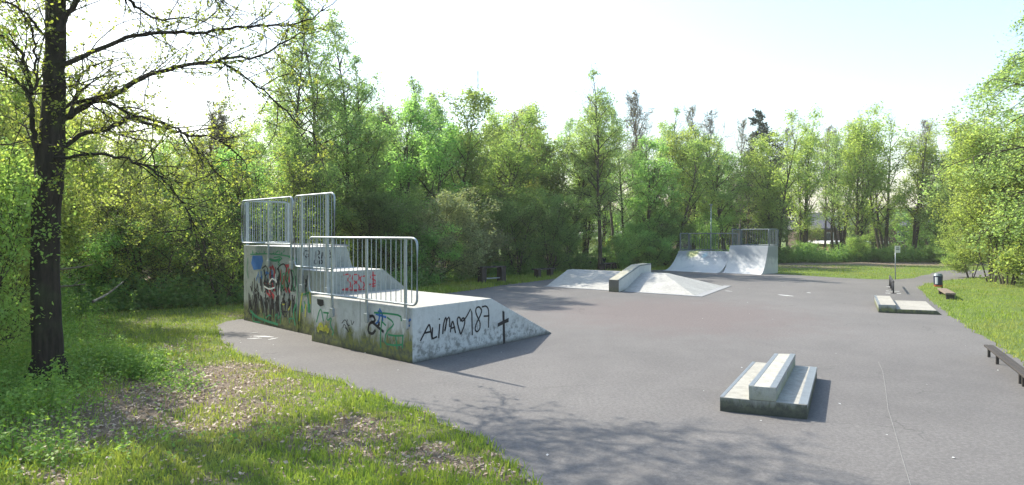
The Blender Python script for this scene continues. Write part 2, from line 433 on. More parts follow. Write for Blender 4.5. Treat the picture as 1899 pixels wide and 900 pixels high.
# ground: one sheet to the horizon, fine near the camera
def gridline(lo, hi, fine_lo, fine_hi, step):
    a = list(np.arange(fine_lo, fine_hi+1e-6, step)); s = step; x = a[-1]
    while x < hi: s *= 1.25; x += s; a.append(x)
    s = step; x = a[0]
    while x > lo: s *= 1.25; x -= s; a.insert(0, x)
    return np.array(a)
gx = gridline(-1500, 1500, -16, 20, .16); gy = gridline(-300, 2000, 4, 32, .16)
GX, GY = np.meshgrid(gx, gy)
def soilmap(X, Y):
    s = fbm(X, Y, .55, 3)*.50+fbm(X, Y, 2.2, 9)*.34+(fbm(X, Y, 5.5, 13)-.5)*.35-.11
    # bare and leaf-covered places seen near the big tree and along the wood
    for (px, py, r, a) in [(190, 770, 1.3, .35), (300, 690, .9, .22), (350, 720, 1.0, .35), (890, 862, .5, .40), (640, 800, .5, .30), (770, 850, .35, .3), (420, 740, 1.1, .18), (230, 600, .9, .2), (330, 650, .7, .28), (120, 800, 1., .3), (560, 790, 1., .12), (480, 640, .5, .1)]:
        p = G(px, py); s = s+.62*a*np.exp(-((X-p.x)**2+(Y-p.y)**2)/(2*r*r))
    p = G(1510, 497); s = s+.45*np.exp(-((X-p.x)**2+(Y-p.y)**2)/4)
    wood = np.where(X < 4, (Y-(20.5+.45*np.maximum(X+7, 0)))/5, (Y-41)/8)
    s = s+.5*np.clip(wood, 0, 1)
    s = np.where((X > 8) & (Y < 34), s-.12, s)
    s = np.where((X > 12) & (Y > 25) & (Y < 46), s-.05, s)
    return s
inside = pip(GX, GY); dist = pdist(GX, GY)
lift = np.clip(dist/1.2, 0, 1)*(fbm(GX, GY, .9, 21)-.5)*.12+np.clip(dist/.25, 0, 1)*.018
GZ = np.where(inside, -.03*np.clip(dist/.15, 0, 1), lift)
GZ = np.where((np.abs(GX) > 60) | (GY > 90), 0, GZ)
soil = soilmap(GX, GY); soil = np.where(GY > 62, .2, soil)
V = np.stack([GX, GY, GZ], -1).reshape(-1, 3)
ny, nx = GX.shape
ii = (np.arange(ny-1)[:, None]*nx+np.arange(nx-1)[None, :]).ravel()
me = np_mesh('ground', V, [np.stack([ii, ii+1, ii+nx+1, ii+nx], -1)])
at = me.attributes.new('soil', 'FLOAT', 'POINT'); at.data.foreach_set('value', soil.ravel().astype(np.float32))
o = link('ground', me, M['ground'], smooth=True)
tag(o, 'grass and leaf covered ground round the court', 'ground', kind='structure')
def gz(X, Y):
    d = pdist(X, Y)
    return np.clip(d/1.2, 0, 1)*(fbm(X, Y, .9, 21)-.5)*.12+np.clip(d/.25, 0, 1)*.018

# pale marks painted on the court, the long crack
def flat_strip(name, pts, wd, mat, z, label, cat='marking', kind='structure'):
    V = []; F = []
    for i, p in enumerate(pts):
        a = pts[max(i-1, 0)]; b = pts[min(i+1, len(pts)-1)]
        d = Vector((b[0]-a[0], b[1]-a[1], 0)).normalized(); nrm = Vector((-d.y, d.x, 0))
        ww = wd if isinstance(wd, (int, float)) else wd[i]
        V += [(p[0]+nrm.x*ww/2, p[1]+nrm.y*ww/2, z), (p[0]-nrm.x*ww/2, p[1]-nrm.y*ww/2, z)]
    for i in range(len(pts)-1): F.append((2*i, 2*i+1, 2*i+3, 2*i+2))
    me = np_mesh(name, V, [np.array(F)])
    if me.polygons[0].normal.z < 0: me.flip_normals()
    return tag(link(name, me, mat), label, cat, kind=kind)
pts = []
rr = random.Random(2)
for px, py in [(1628, 672), (1636, 690), (1643, 720), (1648, 760), (1658, 800), (1672, 850), (1686, 895), (1700, 940)]:
    q = G(px, py); pts.append((q.x+rr.uniform(-.01, .01), q.y))
flat_strip('crack', pts, .006, M['crackfill'], .008, 'thin pale crack running across the asphalt by the stepped block')
pts = [G(1150, 552), G(1200, 566), G(1280, 567), G(1340, 560)]
for (x0, y0, x1, y1, wd) in [(458, 629, 486, 628, .10), (470, 624, 508, 626, .14), (497, 631, 516, 627, .07), (463, 619, 478, 617, .06), (1443, 547, 1472, 550, .22), (1497, 543, 1503, 544, .14), (1345, 540, 1358, 541, .14)]:
    a, b = G(x0, y0), G(x1, y1)
    flat_strip('faded_mark', [(a.x, a.y), ((a.x+b.x)/2, (a.y+b.y)/2+.02), (b.x, b.y)], [wd*.4, wd, wd*.3], M['chalk'], .008, 'worn white scrape on the asphalt of the court')
for (x0, y0, x1, y1) in [(1644, 532, 1655, 532.6), (1643, 540, 1668, 541), (1642, 544, 1671, 545)]:
    a, b = G(x0, y0), G(x1, y1)
    flat_strip('painted_line', [(a.x, a.y), (b.x, b.y)], .16, M['chalk'], .008, 'short white painted line beneath the grind rail')

# ------------------------------------------------------------------ graffiti strokes
def ribbons(name, strokes, P, n, mat, parent, wd=.03, off=.004, label=None, tf=lambda x, y: (x, y)):
    """strokes: polylines read off the photo, laid on the plane (P, n)"""
    n = n.normalized(); V = []; F = []
    for st in strokes:
        q = [on_plane(*tf(*p), P, n)+n*off for p in st]
        if len(q) > 2:                                       # round the corners a little
            r = [q[0]]
            for i in range(1, len(q)-1): r += [q[i].lerp(q[i-1], .22), q[i].lerp(q[i+1], .22)]
            r.append(q[-1]); q = r
        b = len(V)
        for i, p in enumerate(q):
            d = (q[min(i+1, len(q)-1)]-q[max(i-1, 0)])
            if d.length < 1e-6: d = Vector((0, 0, 1))
            s = n.cross(d.normalized()).normalized()*wd/2
            V += [p+s, p-s]
        for i in range(len(q)-1): F.append((b+2*i, b+2*i+1, b+2*i+3, b+2*i+2))
    me = np_mesh(name, [tuple(v) for v in V], [np.array(F)])
    o = link(name, me, mat, parent)
    if label: o['label'] = label
    return o
def patch(name, poly, P, n, mat, parent, off=.003, label=None, tf=lambda x, y: (x, y)):
    n = n.normalized(); bm = bmesh.new()
    bm.faces.new([bm.verts.new(on_plane(*tf(*p), P, n)+n*off) for p in poly])
    bmesh.ops.triangulate(bm, faces=bm.faces)
    o = link(name, bm_mesh(name, bm), mat, parent)
    if label: o['label'] = label
    return o
c1 = lambda x, y: (400+x/2.5, 340+y/2.5)
c2 = lambda x, y: (700+x/3.0, 420+y/3.0)

# ------------------------------------------------------------------ guard rails
def rail(parent, p0, p1, z0, z1, bars, posts, postz, mat, rr=.12, bar_r=.009, tube_r=.021, label=None, open_start=False, post_w=.06):
    p0 = Vector((p0[0], p0[1], 0)); p1 = Vector((p1[0], p1[1], 0)); d = p1-p0; L = d.length; d.normalize()
    P = lambda s, z: tuple(p0+d*s+Vector((0, 0, z)))
    out = []
    def arc(cs, cz, a0, a1):
        return [P(cs+rr*math.cos(a), cz+rr*math.sin(a)) for a in np.linspace(a0, a1, 6)]
    loop = [P(L/2, z0)]+arc(L-rr, z0+rr, -PI/2, 0)+arc(L-rr, z1-rr, 0, PI/2)+arc(rr, z1-rr, PI/2, PI)+arc(rr, z0+rr, PI, 1.5*PI)+[P(L/2, z0)]
    g = link('guard_rail', tube_mesh('guard_rail', [(loop, [tube_r]*len(loop))], 8), mat, parent, True)
    if label: g['label'] = label
    out = []
    for i in range(bars):
        s = L*(i+1)/(bars+1)
        out.append(([P(s, z0), P(s, z1)], [bar_r, bar_r]))
    gr = link('grille', tube_mesh('grille', out, 5, False), mat, parent, True)
    gr.parent = g; gr.location = (0, 0, 0)
    nrm = Vector((d.y, -d.x, 0))
    for s in posts:
        bm = bmesh.new(); c = p0+d*s
        box(bm, (c.x, c.y, (postz+z1)/2), post_w, post_w*.55, z1-postz, math.atan2(d.y, d.x), .006)
        po = link('post', bm_mesh('post', bm), mat, parent); po.parent = g; po.location = (0, 0, 0)
        if postz < z0-.2:
            bm = bmesh.new(); box(bm, (c.x, c.y, postz+.10), post_w*1.9, post_w*.9, .16, math.atan2(d.y, d.x), .006)
            po = link('bracket', bm_mesh('bracket', bm), mat, parent); po.parent = g; po.location = (0, 0, 0)
    return g

# ------------------------------------------------------------------ the near ramps
A, B, C = G(765, 675), G(578, 633), G(1023, 618.5)
vdir = (C-A).normalized(); udir = (A-B).normalized(); bdir = -udir
HB = .975; LBOX = (C-A).length; WBOX = (B-A).length
tE = LBOX*.50
lowbox = empty('bank_ramp', A, 'low white box with sloping end and ALINA 187 sprayed on its long side', 'skate ramp')
bm = bmesh.new()
prism(bm, A, vdir, bdir, [(0, 0), (LBOX, 0), (LBOX, .012), (tE, HB), (0, HB)], WBOX, .012)
link('concrete_body', bm_mesh('concrete_body', bm), M['con_box'], lowbox)
nS = Vector((vdir.y, -vdir.x, 0))                 # outward normal of the long side
nR = Vector((bdir.y, -bdir.x, 0));
if nR.y > 0: nR = -nR
if nS.y > 0: nS = -nS
al = [[(238, 638), (257, 600), (284, 547), (290, 547), (304, 630)], [(258, 594), (299, 585)],
      [(306, 562), (303, 628), (331, 613)], [(346, 542), (340, 621)], [(343, 512), (344, 520)],
      [(362, 600), (366, 548), (378, 503), (384, 520), (380, 560), (372, 590), (385, 520), (400, 500), (402, 560)], [(404, 590), (414, 530), (420, 528), (434, 594)], [(405, 568), (432, 560)],
      [(462, 602), (446, 548), (442, 518), (450, 503), (460, 512), (464, 532), (472, 508), (486, 514), (484, 548), (464, 600)],
      [(470, 530), (490, 512), (524, 446), (527, 606)],
      [(577, 462), (566, 447), (549, 452), (545, 475), (556, 505), (571, 535), (569, 572), (553, 589), (541, 575), (549, 540), (570, 500), (580, 470), (574, 455)],
      [(580, 448), (604, 442), (617, 460), (619, 500), (617, 564)], [(590, 500), (622, 498)]]
ribbons('graffiti', al, A, nS, M['black'], lowbox, .034, label='black sprayed words ALINA heart 187', tf=c2)
patch('graffiti', [(694, 470), (706, 474), (711, 650), (698, 655)], A, nS, M['black'], lowbox, label='black sprayed cross', tf=c2)
patch('graffiti', [(668, 540), (692, 527), (729, 508), (729, 532), (712, 538), (692, 548), (668, 560)], A, nS, M['black'], lowbox, .005, label='arm of the black sprayed cross', tf=c2)
ribbons('graffiti', [[(468, 645), (480, 592), (490, 582), (500, 640)], [(520, 598), (515, 640), (540, 620), (530, 655), (548, 690), (540, 705)], [(500, 600), (525, 602)],
                     [(735, 600), (800, 604), (858, 613), (862, 640)], [(775, 604), (764, 700), (766, 765)], [(795, 622), (820, 640), (826, 658), (790, 690), (783, 745), (830, 752), (868, 748)], [(800, 702), (835, 708), (872, 706)], [(835, 705), (842, 770)], [(868, 706), (866, 765)], [(790, 660), (770, 640)]],
        A, nR, M['green'], lowbox, .034, label='green sprayed letters on the mossy rear side', tf=c1)
ribbons('graffiti', [[(712, 618), (732, 614), (742, 640), (712, 650), (706, 690), (728, 700), (742, 680)], [(750, 640), (762, 650), (748, 668)], [(722, 640), (780, 690)]], A, nR, M['black'], lowbox, .055, label='black sprayed blot on the rear side', tf=c1)
ribbons('graffiti', [[(585, 650), (600, 630), (612, 650), (625, 690)], [(612, 632), (606, 655), (622, 660)], [(628, 634), (632, 660), (642, 640)], [(600, 668), (618, 690)], [(590, 672), (596, 650), (612, 680)]], A, nR, M['black'], lowbox, .018, label='thin black scribbled word', tf=c1)
patch('graffiti', [(470, 536), (500, 540), (502, 566), (485, 572), (472, 560)], A, nR, M['black'], lowbox, label='small black sprayed blot below the rail', tf=c1)
ribbons('graffiti', [[(475, 690), (480, 655), (492, 650), (500, 690), (512, 655), (520, 695)], [(470, 672), (525, 680)]], A, nR, M['yellow'], lowbox, .07, .0035, 'yellow sprayed smear in the moss', c1)
ribbons('graffiti', [[(752, 596), (770, 590), (775, 640)], [(762, 580), (758, 640), (742, 652)], [(742, 606), (792, 622)], [(895, 640), (905, 630)], [(888, 655), (900, 662)]], A, nR, M['blue'], lowbox, .04, label='blue sprayed strokes beside the green letters', tf=c1)
ribbons('joint', [[(668, 556), (668, 606)]], A, nR, M['seam'], lowbox, .014, .002)
ribbons('joint', [[(933, 575), (934, 637)]], A, nS, M['seam'], lowbox, .010, .002)
# rail bolted to the rear side
off = nR*.07
pa = A+udir*.22+off; pb = B-bdir*.02+off
def post_at(pxs, a, b):
    d = (b-a).normalized(); n = Vector((d.y, -d.x, 0)); return [(on_plane(px, 470, a, n)-a).dot(d) for px in pxs]
g = rail(lowbox, pb, pa, 1.045, 2.205, 23, post_at([616, 680, 752], pb, pa), .60, M['galv'], label='galvanised guard rail of upright bars on the low box')

# row direction of the two higher units
k2 = Vector((.707, -.707, 0)); v2 = Vector((.66, .75, 0)).normalized()
ZT, ZM = 1.97, 1.46
s_t = 3.02; Nn = K+k2*s_t
fs = B+vdir*.47                                         # where the mid unit's rear face meets the low box
mid_w = 1.36
Mm = Nn+k2*mid_w
Rq = 2.4
tall = empty('quarter_pipe', K, 'tall quarter pipe with graffiti covered back wall and barred fences on top', 'skate ramp')
def qprof(h, deck, R_, n=14):
    te = deck+math.sqrt(max(R_*R_-(R_-h)**2, 0))
    pr = [(0, 0), (te, 0), (te, .012)]
    for i in range(1, n+1):
        t = te-(te-deck)*i/n
        pr.append((t, max(R_-math.sqrt(max(R_*R_-(te-t)**2, 0)), .012)))
    pr.append((0, h)); return pr
bm = bmesh.new(); prism(bm, K, v2, k2, qprof(ZT, 1.32, Rq), s_t, .010)
link('concrete_body', bm_mesh('concrete_body', bm), M['con_tall'], tall)
pts = [K+v2*1.33+Vector((0, 0, ZT+.012)), Nn+v2*1.33+Vector((0, 0, ZT+.012))]
link('coping', tube_mesh('coping', [(pts, [.028, .028])], 8), M['coping'], tall, True)
mid = empty('bank_ramp', Nn, 'middle height white bank ramp marked 385 in red between the box and the quarter pipe', 'skate ramp')
bm = bmesh.new(); prism(bm, Nn+k2*.004+v2*.012, v2, k2, [(0, 0), (3.5, 0), (3.5, .012), (1.45, ZM), (0, ZM)], mid_w, .012)
link('concrete_body', bm_mesh('concrete_body', bm), M['con_tall'], mid)
nM = Vector((v2.y, -v2.x, 0)); 
if nM.y > 0: nM = -nM
nK = Vector((k2.y, -k2.x, 0))
if nK.y > 0: nK = -nK
Mf = Nn+k2*(mid_w+.004)
ribbons('graffiti', [[(592, 426), (612, 421), (626, 428), (608, 448), (626, 462), (622, 486), (590, 492)], [(650, 460), (632, 446), (636, 424), (660, 422), (666, 442), (650, 460), (630, 476), (636, 498), (660, 499), (668, 478), (650, 460)],
                     [(694, 430), (670, 433), (670, 455), (686, 460), (690, 478), (670, 494)], [(744, 428), (722, 425), (716, 440), (740, 450), (744, 464), (712, 470)], [(729, 410), (731, 484)], [(586, 494), (640, 496), (690, 492)], [(718, 478), (746, 476)]], Mf, nM, M['red'], mid, .03, label='red sprayed 385 and dollar sign', tf=c1)
tr = [[(430, 314), (412, 312), (408, 332), (420, 344), (431, 338), (430, 330), (420, 330)],
      [(463, 350), (464, 312), (480, 314), (480, 330), (466, 332), (484, 350)], [(490, 350), (496, 312), (506, 350)], [(493, 334), (504, 334)], [(508, 314), (530, 314)], [(519, 314), (519, 348)], [(536, 318), (528, 326), (538, 336), (528, 346)],
      [(458, 374), (458, 354), (474, 358), (470, 374), (458, 374)], [(482, 358), (480, 374), (494, 372), (492, 356), (482, 358)]]
ribbons('graffiti', tr, Nn, nM, M['black'], tall, .032, .004, 'black sprayed letters on the upper side wall', c1)
# back wall of the quarter pipe
Pk = K
patch('graffiti', [(172, 335), (216, 336), (220, 362), (210, 398), (176, 402), (165, 370)], Pk, nK, M['blue'], tall, label='blue sprayed block', tf=c1)
rg = random.Random(11)
def scrib(x0, y0, x1, y1, n, k=4):
    out = []
    for i in range(n):
        x = x0+(x1-x0)*(i+.5)/n; w_ = (x1-x0)/n*.85; st = []
        for j in range(k): st.append((x+rg.uniform(-w_/2, w_/2), y0+(y1-y0)*rg.random()))
        out.append(st)
        if rg.random() < .5: out.append([(x-w_/3, y0+rg.random()*(y1-y0)*.3), (x-w_/4, y1)])
    return out
ribbons('graffiti', [[(250, 385), (262, 400), (250, 430), (262, 452)], [(262, 382), (275, 410), (268, 440)], [(228, 450), (232, 490), (248, 520), (270, 535)], [(240, 455), (250, 500), (272, 525)], [(226, 470), (240, 510)], [(272, 440), (262, 470), (274, 500)]], Pk, nK, M['red'], tall, .075, .003, 'left part of a red sprayed figure', c1)
ribbons('graffiti', [[(322, 384), (344, 383), (338, 420), (342, 460)], [(330, 388), (326, 430), (335, 480), (344, 508)], [(305, 400), (300, 440), (310, 470)], [(318, 430), (315, 470), (330, 505)]], Pk, nK, M['red'], tall, .075, .003, 'right part of a red sprayed figure', c1)
ribbons('graffiti', scrib(150, 500, 212, 585, 3, 5)+scrib(215, 520, 300, 640, 3, 5)+scrib(300, 530, 376, 600, 3, 5)+[[(158, 560), (150, 600), (180, 620), (188, 560), (186, 640)], [(310, 595), (335, 597), (322, 625), (312, 598)], [(215, 395), (235, 380), (245, 410), (225, 440), (240, 470), (262, 480)]],
        Pk, nK, M['black'], tall, .04, label='black sprayed letters low on the back wall', tf=c1)
ribbons('graffiti', scrib(180, 400, 300, 470, 5, 6), Pk, nK, M['blue'], tall, .03, .0042, 'blue strokes over the red figure', c1)
ribbons('graffiti', scrib(150, 420, 375, 520, 9, 6)+scrib(150, 500, 375, 640, 12, 4), Pk, nK, M['black'], tall, .04, .0045, 'tangle of black strokes across the middle', c1)
ribbons('graffiti', scrib(300, 390, 372, 500, 3, 5)+scrib(160, 590, 370, 650, 4, 4), Pk, nK, M['green'], tall, .035, .0055, 'green strokes at the foot and right side', c1)
ribbons('graffiti', scrib(218, 380, 300, 520, 3, 6)+[[(285, 400), (300, 380), (318, 372), (330, 400), (322, 440), (335, 470)], [(330, 480), (345, 520)]], Pk, nK, M['black'], tall, .03, .006, 'black outlines over the red figure', c1)
ribbons('graffiti', [[(160, 330), (250, 326), (330, 336), (372, 350)], [(150, 345), (145, 400), (152, 440)], [(375, 345), (372, 420), (380, 500), (374, 570), (378, 640)], [(305, 350), (285, 375), (305, 385), (290, 362)], [(300, 560), (304, 600), (300, 652)], [(350, 420), (362, 440), (356, 500)], [(270, 345), (300, 340), (308, 352)]]+scrib(165, 308, 330, 330, 9, 3),
        Pk, nK, M['green'], tall, .03, label='green sprayed outline and small letters along the top', tf=c1)
ribbons('graffiti', [[(278, 420), (284, 470), (276, 440)], [(250, 460), (262, 440), (275, 450)], [(300, 470), (296, 520)], [(225, 478), (250, 492), (274, 484)]], Pk, nK, M['white'], tall, .035, .007, 'white highlights on the sprayed figure', c1)
ribbons('graffiti', [[(312, 535), (322, 560), (310, 562)], [(350, 545), (346, 575), (336, 590)]], Pk, nK, M['yellow'], tall, .04, .006, 'yellow strokes on the back wall', c1)
Pn = Nn+v2*.012
ribbons('graffiti', scrib(386, 540, 444, 600, 3, 4)+[[(398, 545), (395, 600)], [(418, 480), (430, 540), (438, 600)], [(395, 520), (440, 505)], [(430, 460), (436, 520)]], Pn, nK, M['green'], mid, .04, label='green sprayed strokes on the mossy back of the middle ramp', tf=c1)
ribbons('graffiti', [[(388, 640), (394, 560), (404, 500)], [(415, 620), (420, 560)], [(436, 460), (440, 560)]], Pn, nK, M['yellow'], mid, .05, .006, 'yellow sprayed strokes on the back of the middle ramp', c1)
ribbons('graffiti', scrib(400, 420, 444, 520, 3, 4), Pn, nK, M['black'], mid, .03, .007, 'black scribble on the back of the middle ramp', c1)
ribbons('graffiti', scrib(152, 505, 376, 600, 9, 5), Pk, nK, M['black'], tall, .062, .0062, 'bold black letters along the lower back wall', c1)
ribbons('graffiti', [[(225, 400), (232, 440), (222, 470), (250, 480)], [(290, 395), (300, 430), (290, 470), (300, 500)], [(350, 400), (358, 450), (350, 500)]], Pk, nK, M['black'], tall, .07, .0066, 'thick black outline of the red figure', c1)
ribbons('graffiti', [[(160, 590), (190, 620), (240, 640), (290, 655)], [(372, 560), (360, 600), (370, 660)], [(340, 340), (365, 350), (372, 380)], [(250, 352), (275, 360), (300, 352)]], Pk, nK, M['green'], tall, .06, .0064, 'broad green strokes framing the back wall', c1)
# fences of the high units
o1 = nK*.07
rail(tall, K+o1+k2*.05, Nn+o1-k2*.12, ZT+.07, 3.13, 21, post_at([496, 538], K+o1, Nn+o1), 1.45, M['galv'], label='barred fence along the back of the quarter pipe deck')
rail(tall, K-nM*.0+Vector((.02, .04, 0)), K+v2*1.30, ZT+.07, 3.14, 11, [.06, 1.22], ZT-.0, M['galv'], label='barred fence along the far side of the quarter pipe deck', post_w=.08)
rail(mid, Nn+o1-k2*.02, Mm+o1+k2*.40, ZM+.07, 3.14, 14, post_at([560, 606], Nn+o1-k2*.02, Mm+o1), .95, M['galv'], label='tall barred fence on the back of the middle ramp', post_w=.07)

# ------------------------------------------------------------------ pyramid with ledge in the middle
a_, b_, c_ = G(1013, 531), G(1289, 549), G(1341, 531)
uu = (b_-a_).normalized(); ww_ = (c_-b_).normalized(); Lf = (b_-a_).length; Lw = (c_-b_).length
pyr = empty('pyramid_ramp', a_, 'low pale concrete pyramid ramp with a hipped right end', 'skate ramp')
hp = .60
def PP(s, t, z=0): return a_+uu*s+ww_*t+Vector((0, 0, z))
bm = bmesh.new()
vs = [bm.verts.new(p) for p in [PP(0, 0, 0), PP(Lf, 0, 0), PP(Lf, Lw, 0), PP(0, Lw, 0), PP(0, 2.2, hp), PP(Lf-1.9, 2.2, hp), PP(Lf-1.9, 2.8, hp), PP(0, 2.8, hp)]]
for q in [(0, 3, 2, 1), (0, 1, 5, 4), (1, 2, 6, 5), (2, 3, 7, 6), (4, 5, 6, 7), (0, 4, 7, 3)]: bm.faces.new([vs[i] for i in q])
bmesh.ops.recalc_face_normals(bm, faces=bm.faces)
link('concrete_body', bm_mesh('concrete_body', bm), M['con_fun'], pyr)
bm = bmesh.new()
slab(bm, [PP(-.0, -.25), PP(Lf+.32, -.25), PP(Lf+.32, -.004), PP(0, -.004)], .006, .02)
slab(bm, [PP(Lf+.004, 0), PP(Lf+.32, 0), PP(Lf+.32, Lw+.2), PP(Lf+.004, Lw+.2)], .006, .02)
link('apron', bm_mesh('apron', bm), M['apron'], pyr)
e_ = G(1131, 541); se = (e_-a_).dot(uu)
led = empty('grind_ledge', e_, 'raised concrete ledge running up over the pyramid ramp', 'ledge')
bm = bmesh.new()
LL = [(0, .0), (4.1, .3), (4.1, .95), (2.6, .95), (0, .485)]
prism(bm, e_-ww_*.10, ww_, uu, LL, .44, .012)
link('concrete_body', bm_mesh('concrete_body', bm), M['con_ledge'], led)
bm = bmesh.new(); prism(bm, e_-ww_*.112, ww_, uu, [(0, .01), (.012, .01), (.012, .475), (0, .475)], .44, 0)
link('end_face', bm_mesh('end_face', bm), M['con_dark'], led)
bm = bmesh.new(); q = e_-ww_*.10+uu*.385
prism(bm, q, ww_, uu, [(0, .44), (2.6, .905), (4.1, .905), (4.1, .955), (2.6, .955), (0, .49)], .062, .004)
link('edge_angle', bm_mesh('edge_angle', bm), M['galv_dull'], led)

# ------------------------------------------------------------------ far quarter pipes
f_, h_ = G(1229, 502), G(1410, 510)
fu = Vector((.683, -.73, 0)).normalized(); fv = Vector((-fu.y, fu.x, 0))
if fv.y < 0: fv = -fv
Lfar = (h_-f_).length; wl = 3.56; wt = 2.3
def far_ramp(o, wdt, hgt, run, deck, label, fence_bits):
    e = empty('quarter_pipe', o, label, 'skate ramp')
    prof = [(0, 0), (run+deck, 0), (run+deck, hgt), (run, hgt)]
    R_ = (run*run+hgt*hgt)/(2*hgt) if run > hgt else None
    for i in range(1, 12):
        t = run*(1-i/12.0)
        prof.append((t, max(.012, hgt*(t/run)**2.1)))
    prof.append((0, .012))
    bm = bmesh.new(); prism(bm, o, fv, fu, prof, wdt, .006)
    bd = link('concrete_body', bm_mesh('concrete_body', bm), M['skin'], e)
    for s0, s1, t0, t1, z0, z1, nb in fence_bits:
        rail(e, o+fu*s0+fv*t0, o+fu*s1+fv*t1, z0, z1, nb, [.05, (Vector((s1-s0, t1-t0, 0))).length-.05], z0-.1, M['galv_dull'], label='dull grey barred guard rail on the deck edge', tube_r=.028, bar_r=.013, post_w=.09)
    return e
far_ramp(f_, wl-.01, 1.17, 1.75, 1.2, 'lower of the two far quarter pipes, white and worn, by the trees', [(0, wl-.2, 2.95, 2.95, 1.24, 2.26, 17), (.03, .03, 1.85, 2.9, 1.24, 2.26, 7)])
o2 = h_-fu*wt
far_ramp(o2, wt, 1.56, .95, 1.2, 'taller of the two far quarter pipes with a steep stained face', [(.0, wt, 2.2, 2.2, 1.60, 2.50, 14), (.03, .03, 1.15, 2.2, 1.3, 2.50, 6), (wt-.03, wt-.03, 1.05, 2.2, 1.60, 2.50, 6)])

# ------------------------------------------------------------------ stepped block in front
P3, P4 = G(1335, 763), G(1497, 779); P6, P7 = G(1396, 671, .185), G(1515, 681, .185)
blk = empty('stepped_block', P3, 'two tier concrete grind block with steel edges in the foreground', 'grind block')
bm = bmesh.new(); slab(bm, [P3, P4, P7, P6], 0, .185, .010)
link('base_slab', bm_mesh('base_slab', bm), M['con_grey'], blk)
def lerp2(a, b, t): return Vector((a.x+(b.x-a.x)*t, a.y+(b.y-a.y)*t, 0))
tA, tB = .35/ (P4-P3).length, .67/(P4-P3).length
U0, U1 = lerp2(P3, P4, tA), lerp2(P3, P4, tB)
V1, V0 = G(1475, 657, .36), G(1437, 656, .36)
nf = Vector((P4.y-P3.y, -(P4.x-P3.x), 0)).normalized()
if nf.y > 0: nf = -nf
bm = bmesh.new(); slab(bm, [U0+nf*.006, U1+nf*.006, V1, V0], .187, .362, .008)
link('upper_block', bm_mesh('upper_block', bm), M['con_block'], blk)
def edge_strip(p, q, inward, z, wd, name='steel_edge'):
    bm = bmesh.new(); i = Vector((inward.x, inward.y, 0)).normalized()
    slab(bm, [p-i*.004, q-i*.004, q+i*wd, p+i*wd], z-.05, z+.004, .003)
    return link(name, bm_mesh(name, bm), M['coping'], blk)
inr = Vector((P3.x-P4.x, P3.y-P4.y, 0))
edge_strip(lerp2(P4, P7, .004), lerp2(P4, P7, .996), inr, .185, .10)
edge_strip(lerp2(P3, P6, .004), lerp2(P3, P6, .996), -inr, .185, .045)
edge_strip(lerp2(U1+nf*.004, V1, .002), lerp2(U1, V1, .997), inr, .362, .075)
edge_strip(lerp2(U0+nf*.004, V0, .002), lerp2(U0, V0, .997), -inr, .362, .055)

# ------------------------------------------------------------------ low pad on the right
p0 = G(1629, 580); pdir = Vector((1.33, -.49, 0)).normalized(); pb_ = Vector((.46, .89, 0)).normalized()
pad = empty('manual_pad', p0, 'low concrete manual pad with a higher block along its left side', 'grind block')
bm = bmesh.new(); slab(bm, [p0, p0+pdir*.45, p0+pdir*.45+pb_*3.0, p0+pb_*3.0], 0, .235, .010)
link('raised_block', bm_mesh('raised_block', bm), M['con_pad'], pad)
bm = bmesh.new(); q = p0+pdir*.454-pb_*.02
prism(bm, q, pdir, pb_, [(0, 0), (1.12, 0), (.98, .122), (0, .122)], 2.75, .008)
link('flat_slab', bm_mesh('flat_slab', bm), M['con_pad'], pad)
bm = bmesh.new(); slab(bm, [p0+pb_*.01-pdir*.003, p0+pdir*.05+pb_*.01, p0+pdir*.05+pb_*2.99, p0-pdir*.003+pb_*2.99], .19, .239, .003)
link('steel_edge', bm_mesh('steel_edge', bm), M['coping'], pad)

# grind rail and post sign behind the pad
r0, r1 = G(1657, 545), G(1650, 531)
rl = empty('grind_rail', r0, 'low dark steel grind rail standing behind the manual pad', 'rail')
link('top_bar', tube_mesh('top_bar', [([r0+Vector((0, 0, .45)), r1+Vector((0, 0, .45))], [.03, .03])], 8), M['iron'], rl, True)
for k in range(4):
    q = r0.lerp(r1, .02+k*.32)
    link('leg', tube_mesh('leg', [([q, q+Vector((0, 0, .44))], [.028, .028])], 8), M['iron'], rl, True)
    bm = bmesh.new(); box(bm, (q.x, q.y, .012), .16, .16, .012, 0, .002); link('foot_plate', bm_mesh('foot_plate', bm), M['iron'], rl)
q = G(1660.5, 519)
sg = empty('post_sign', q, 'thin grey post with a small white sign behind the grind rail', 'sign')
link('post', tube_mesh('post', [([q, q+Vector((0, 0, 1.66))], [.022, .022])], 8), M['galv'], sg, True)
bm = bmesh.new(); box(bm, (q.x+.08, q.y-.045, 1.49), .26, .015, .34, 0, .004)
link('sign_plate', bm_mesh('sign_plate', bm), M['white'], sg)
bm = bmesh.new(); box(bm, (q.x+.08, q.y-.055, 1.50), .17, .004, .05, 0, 0); box(bm, (q.x+.08, q.y-.055, 1.58), .12, .004, .03, 0, 0)
link('sign_print', bm_mesh('sign_print', bm), M['galv_dull'], sg)

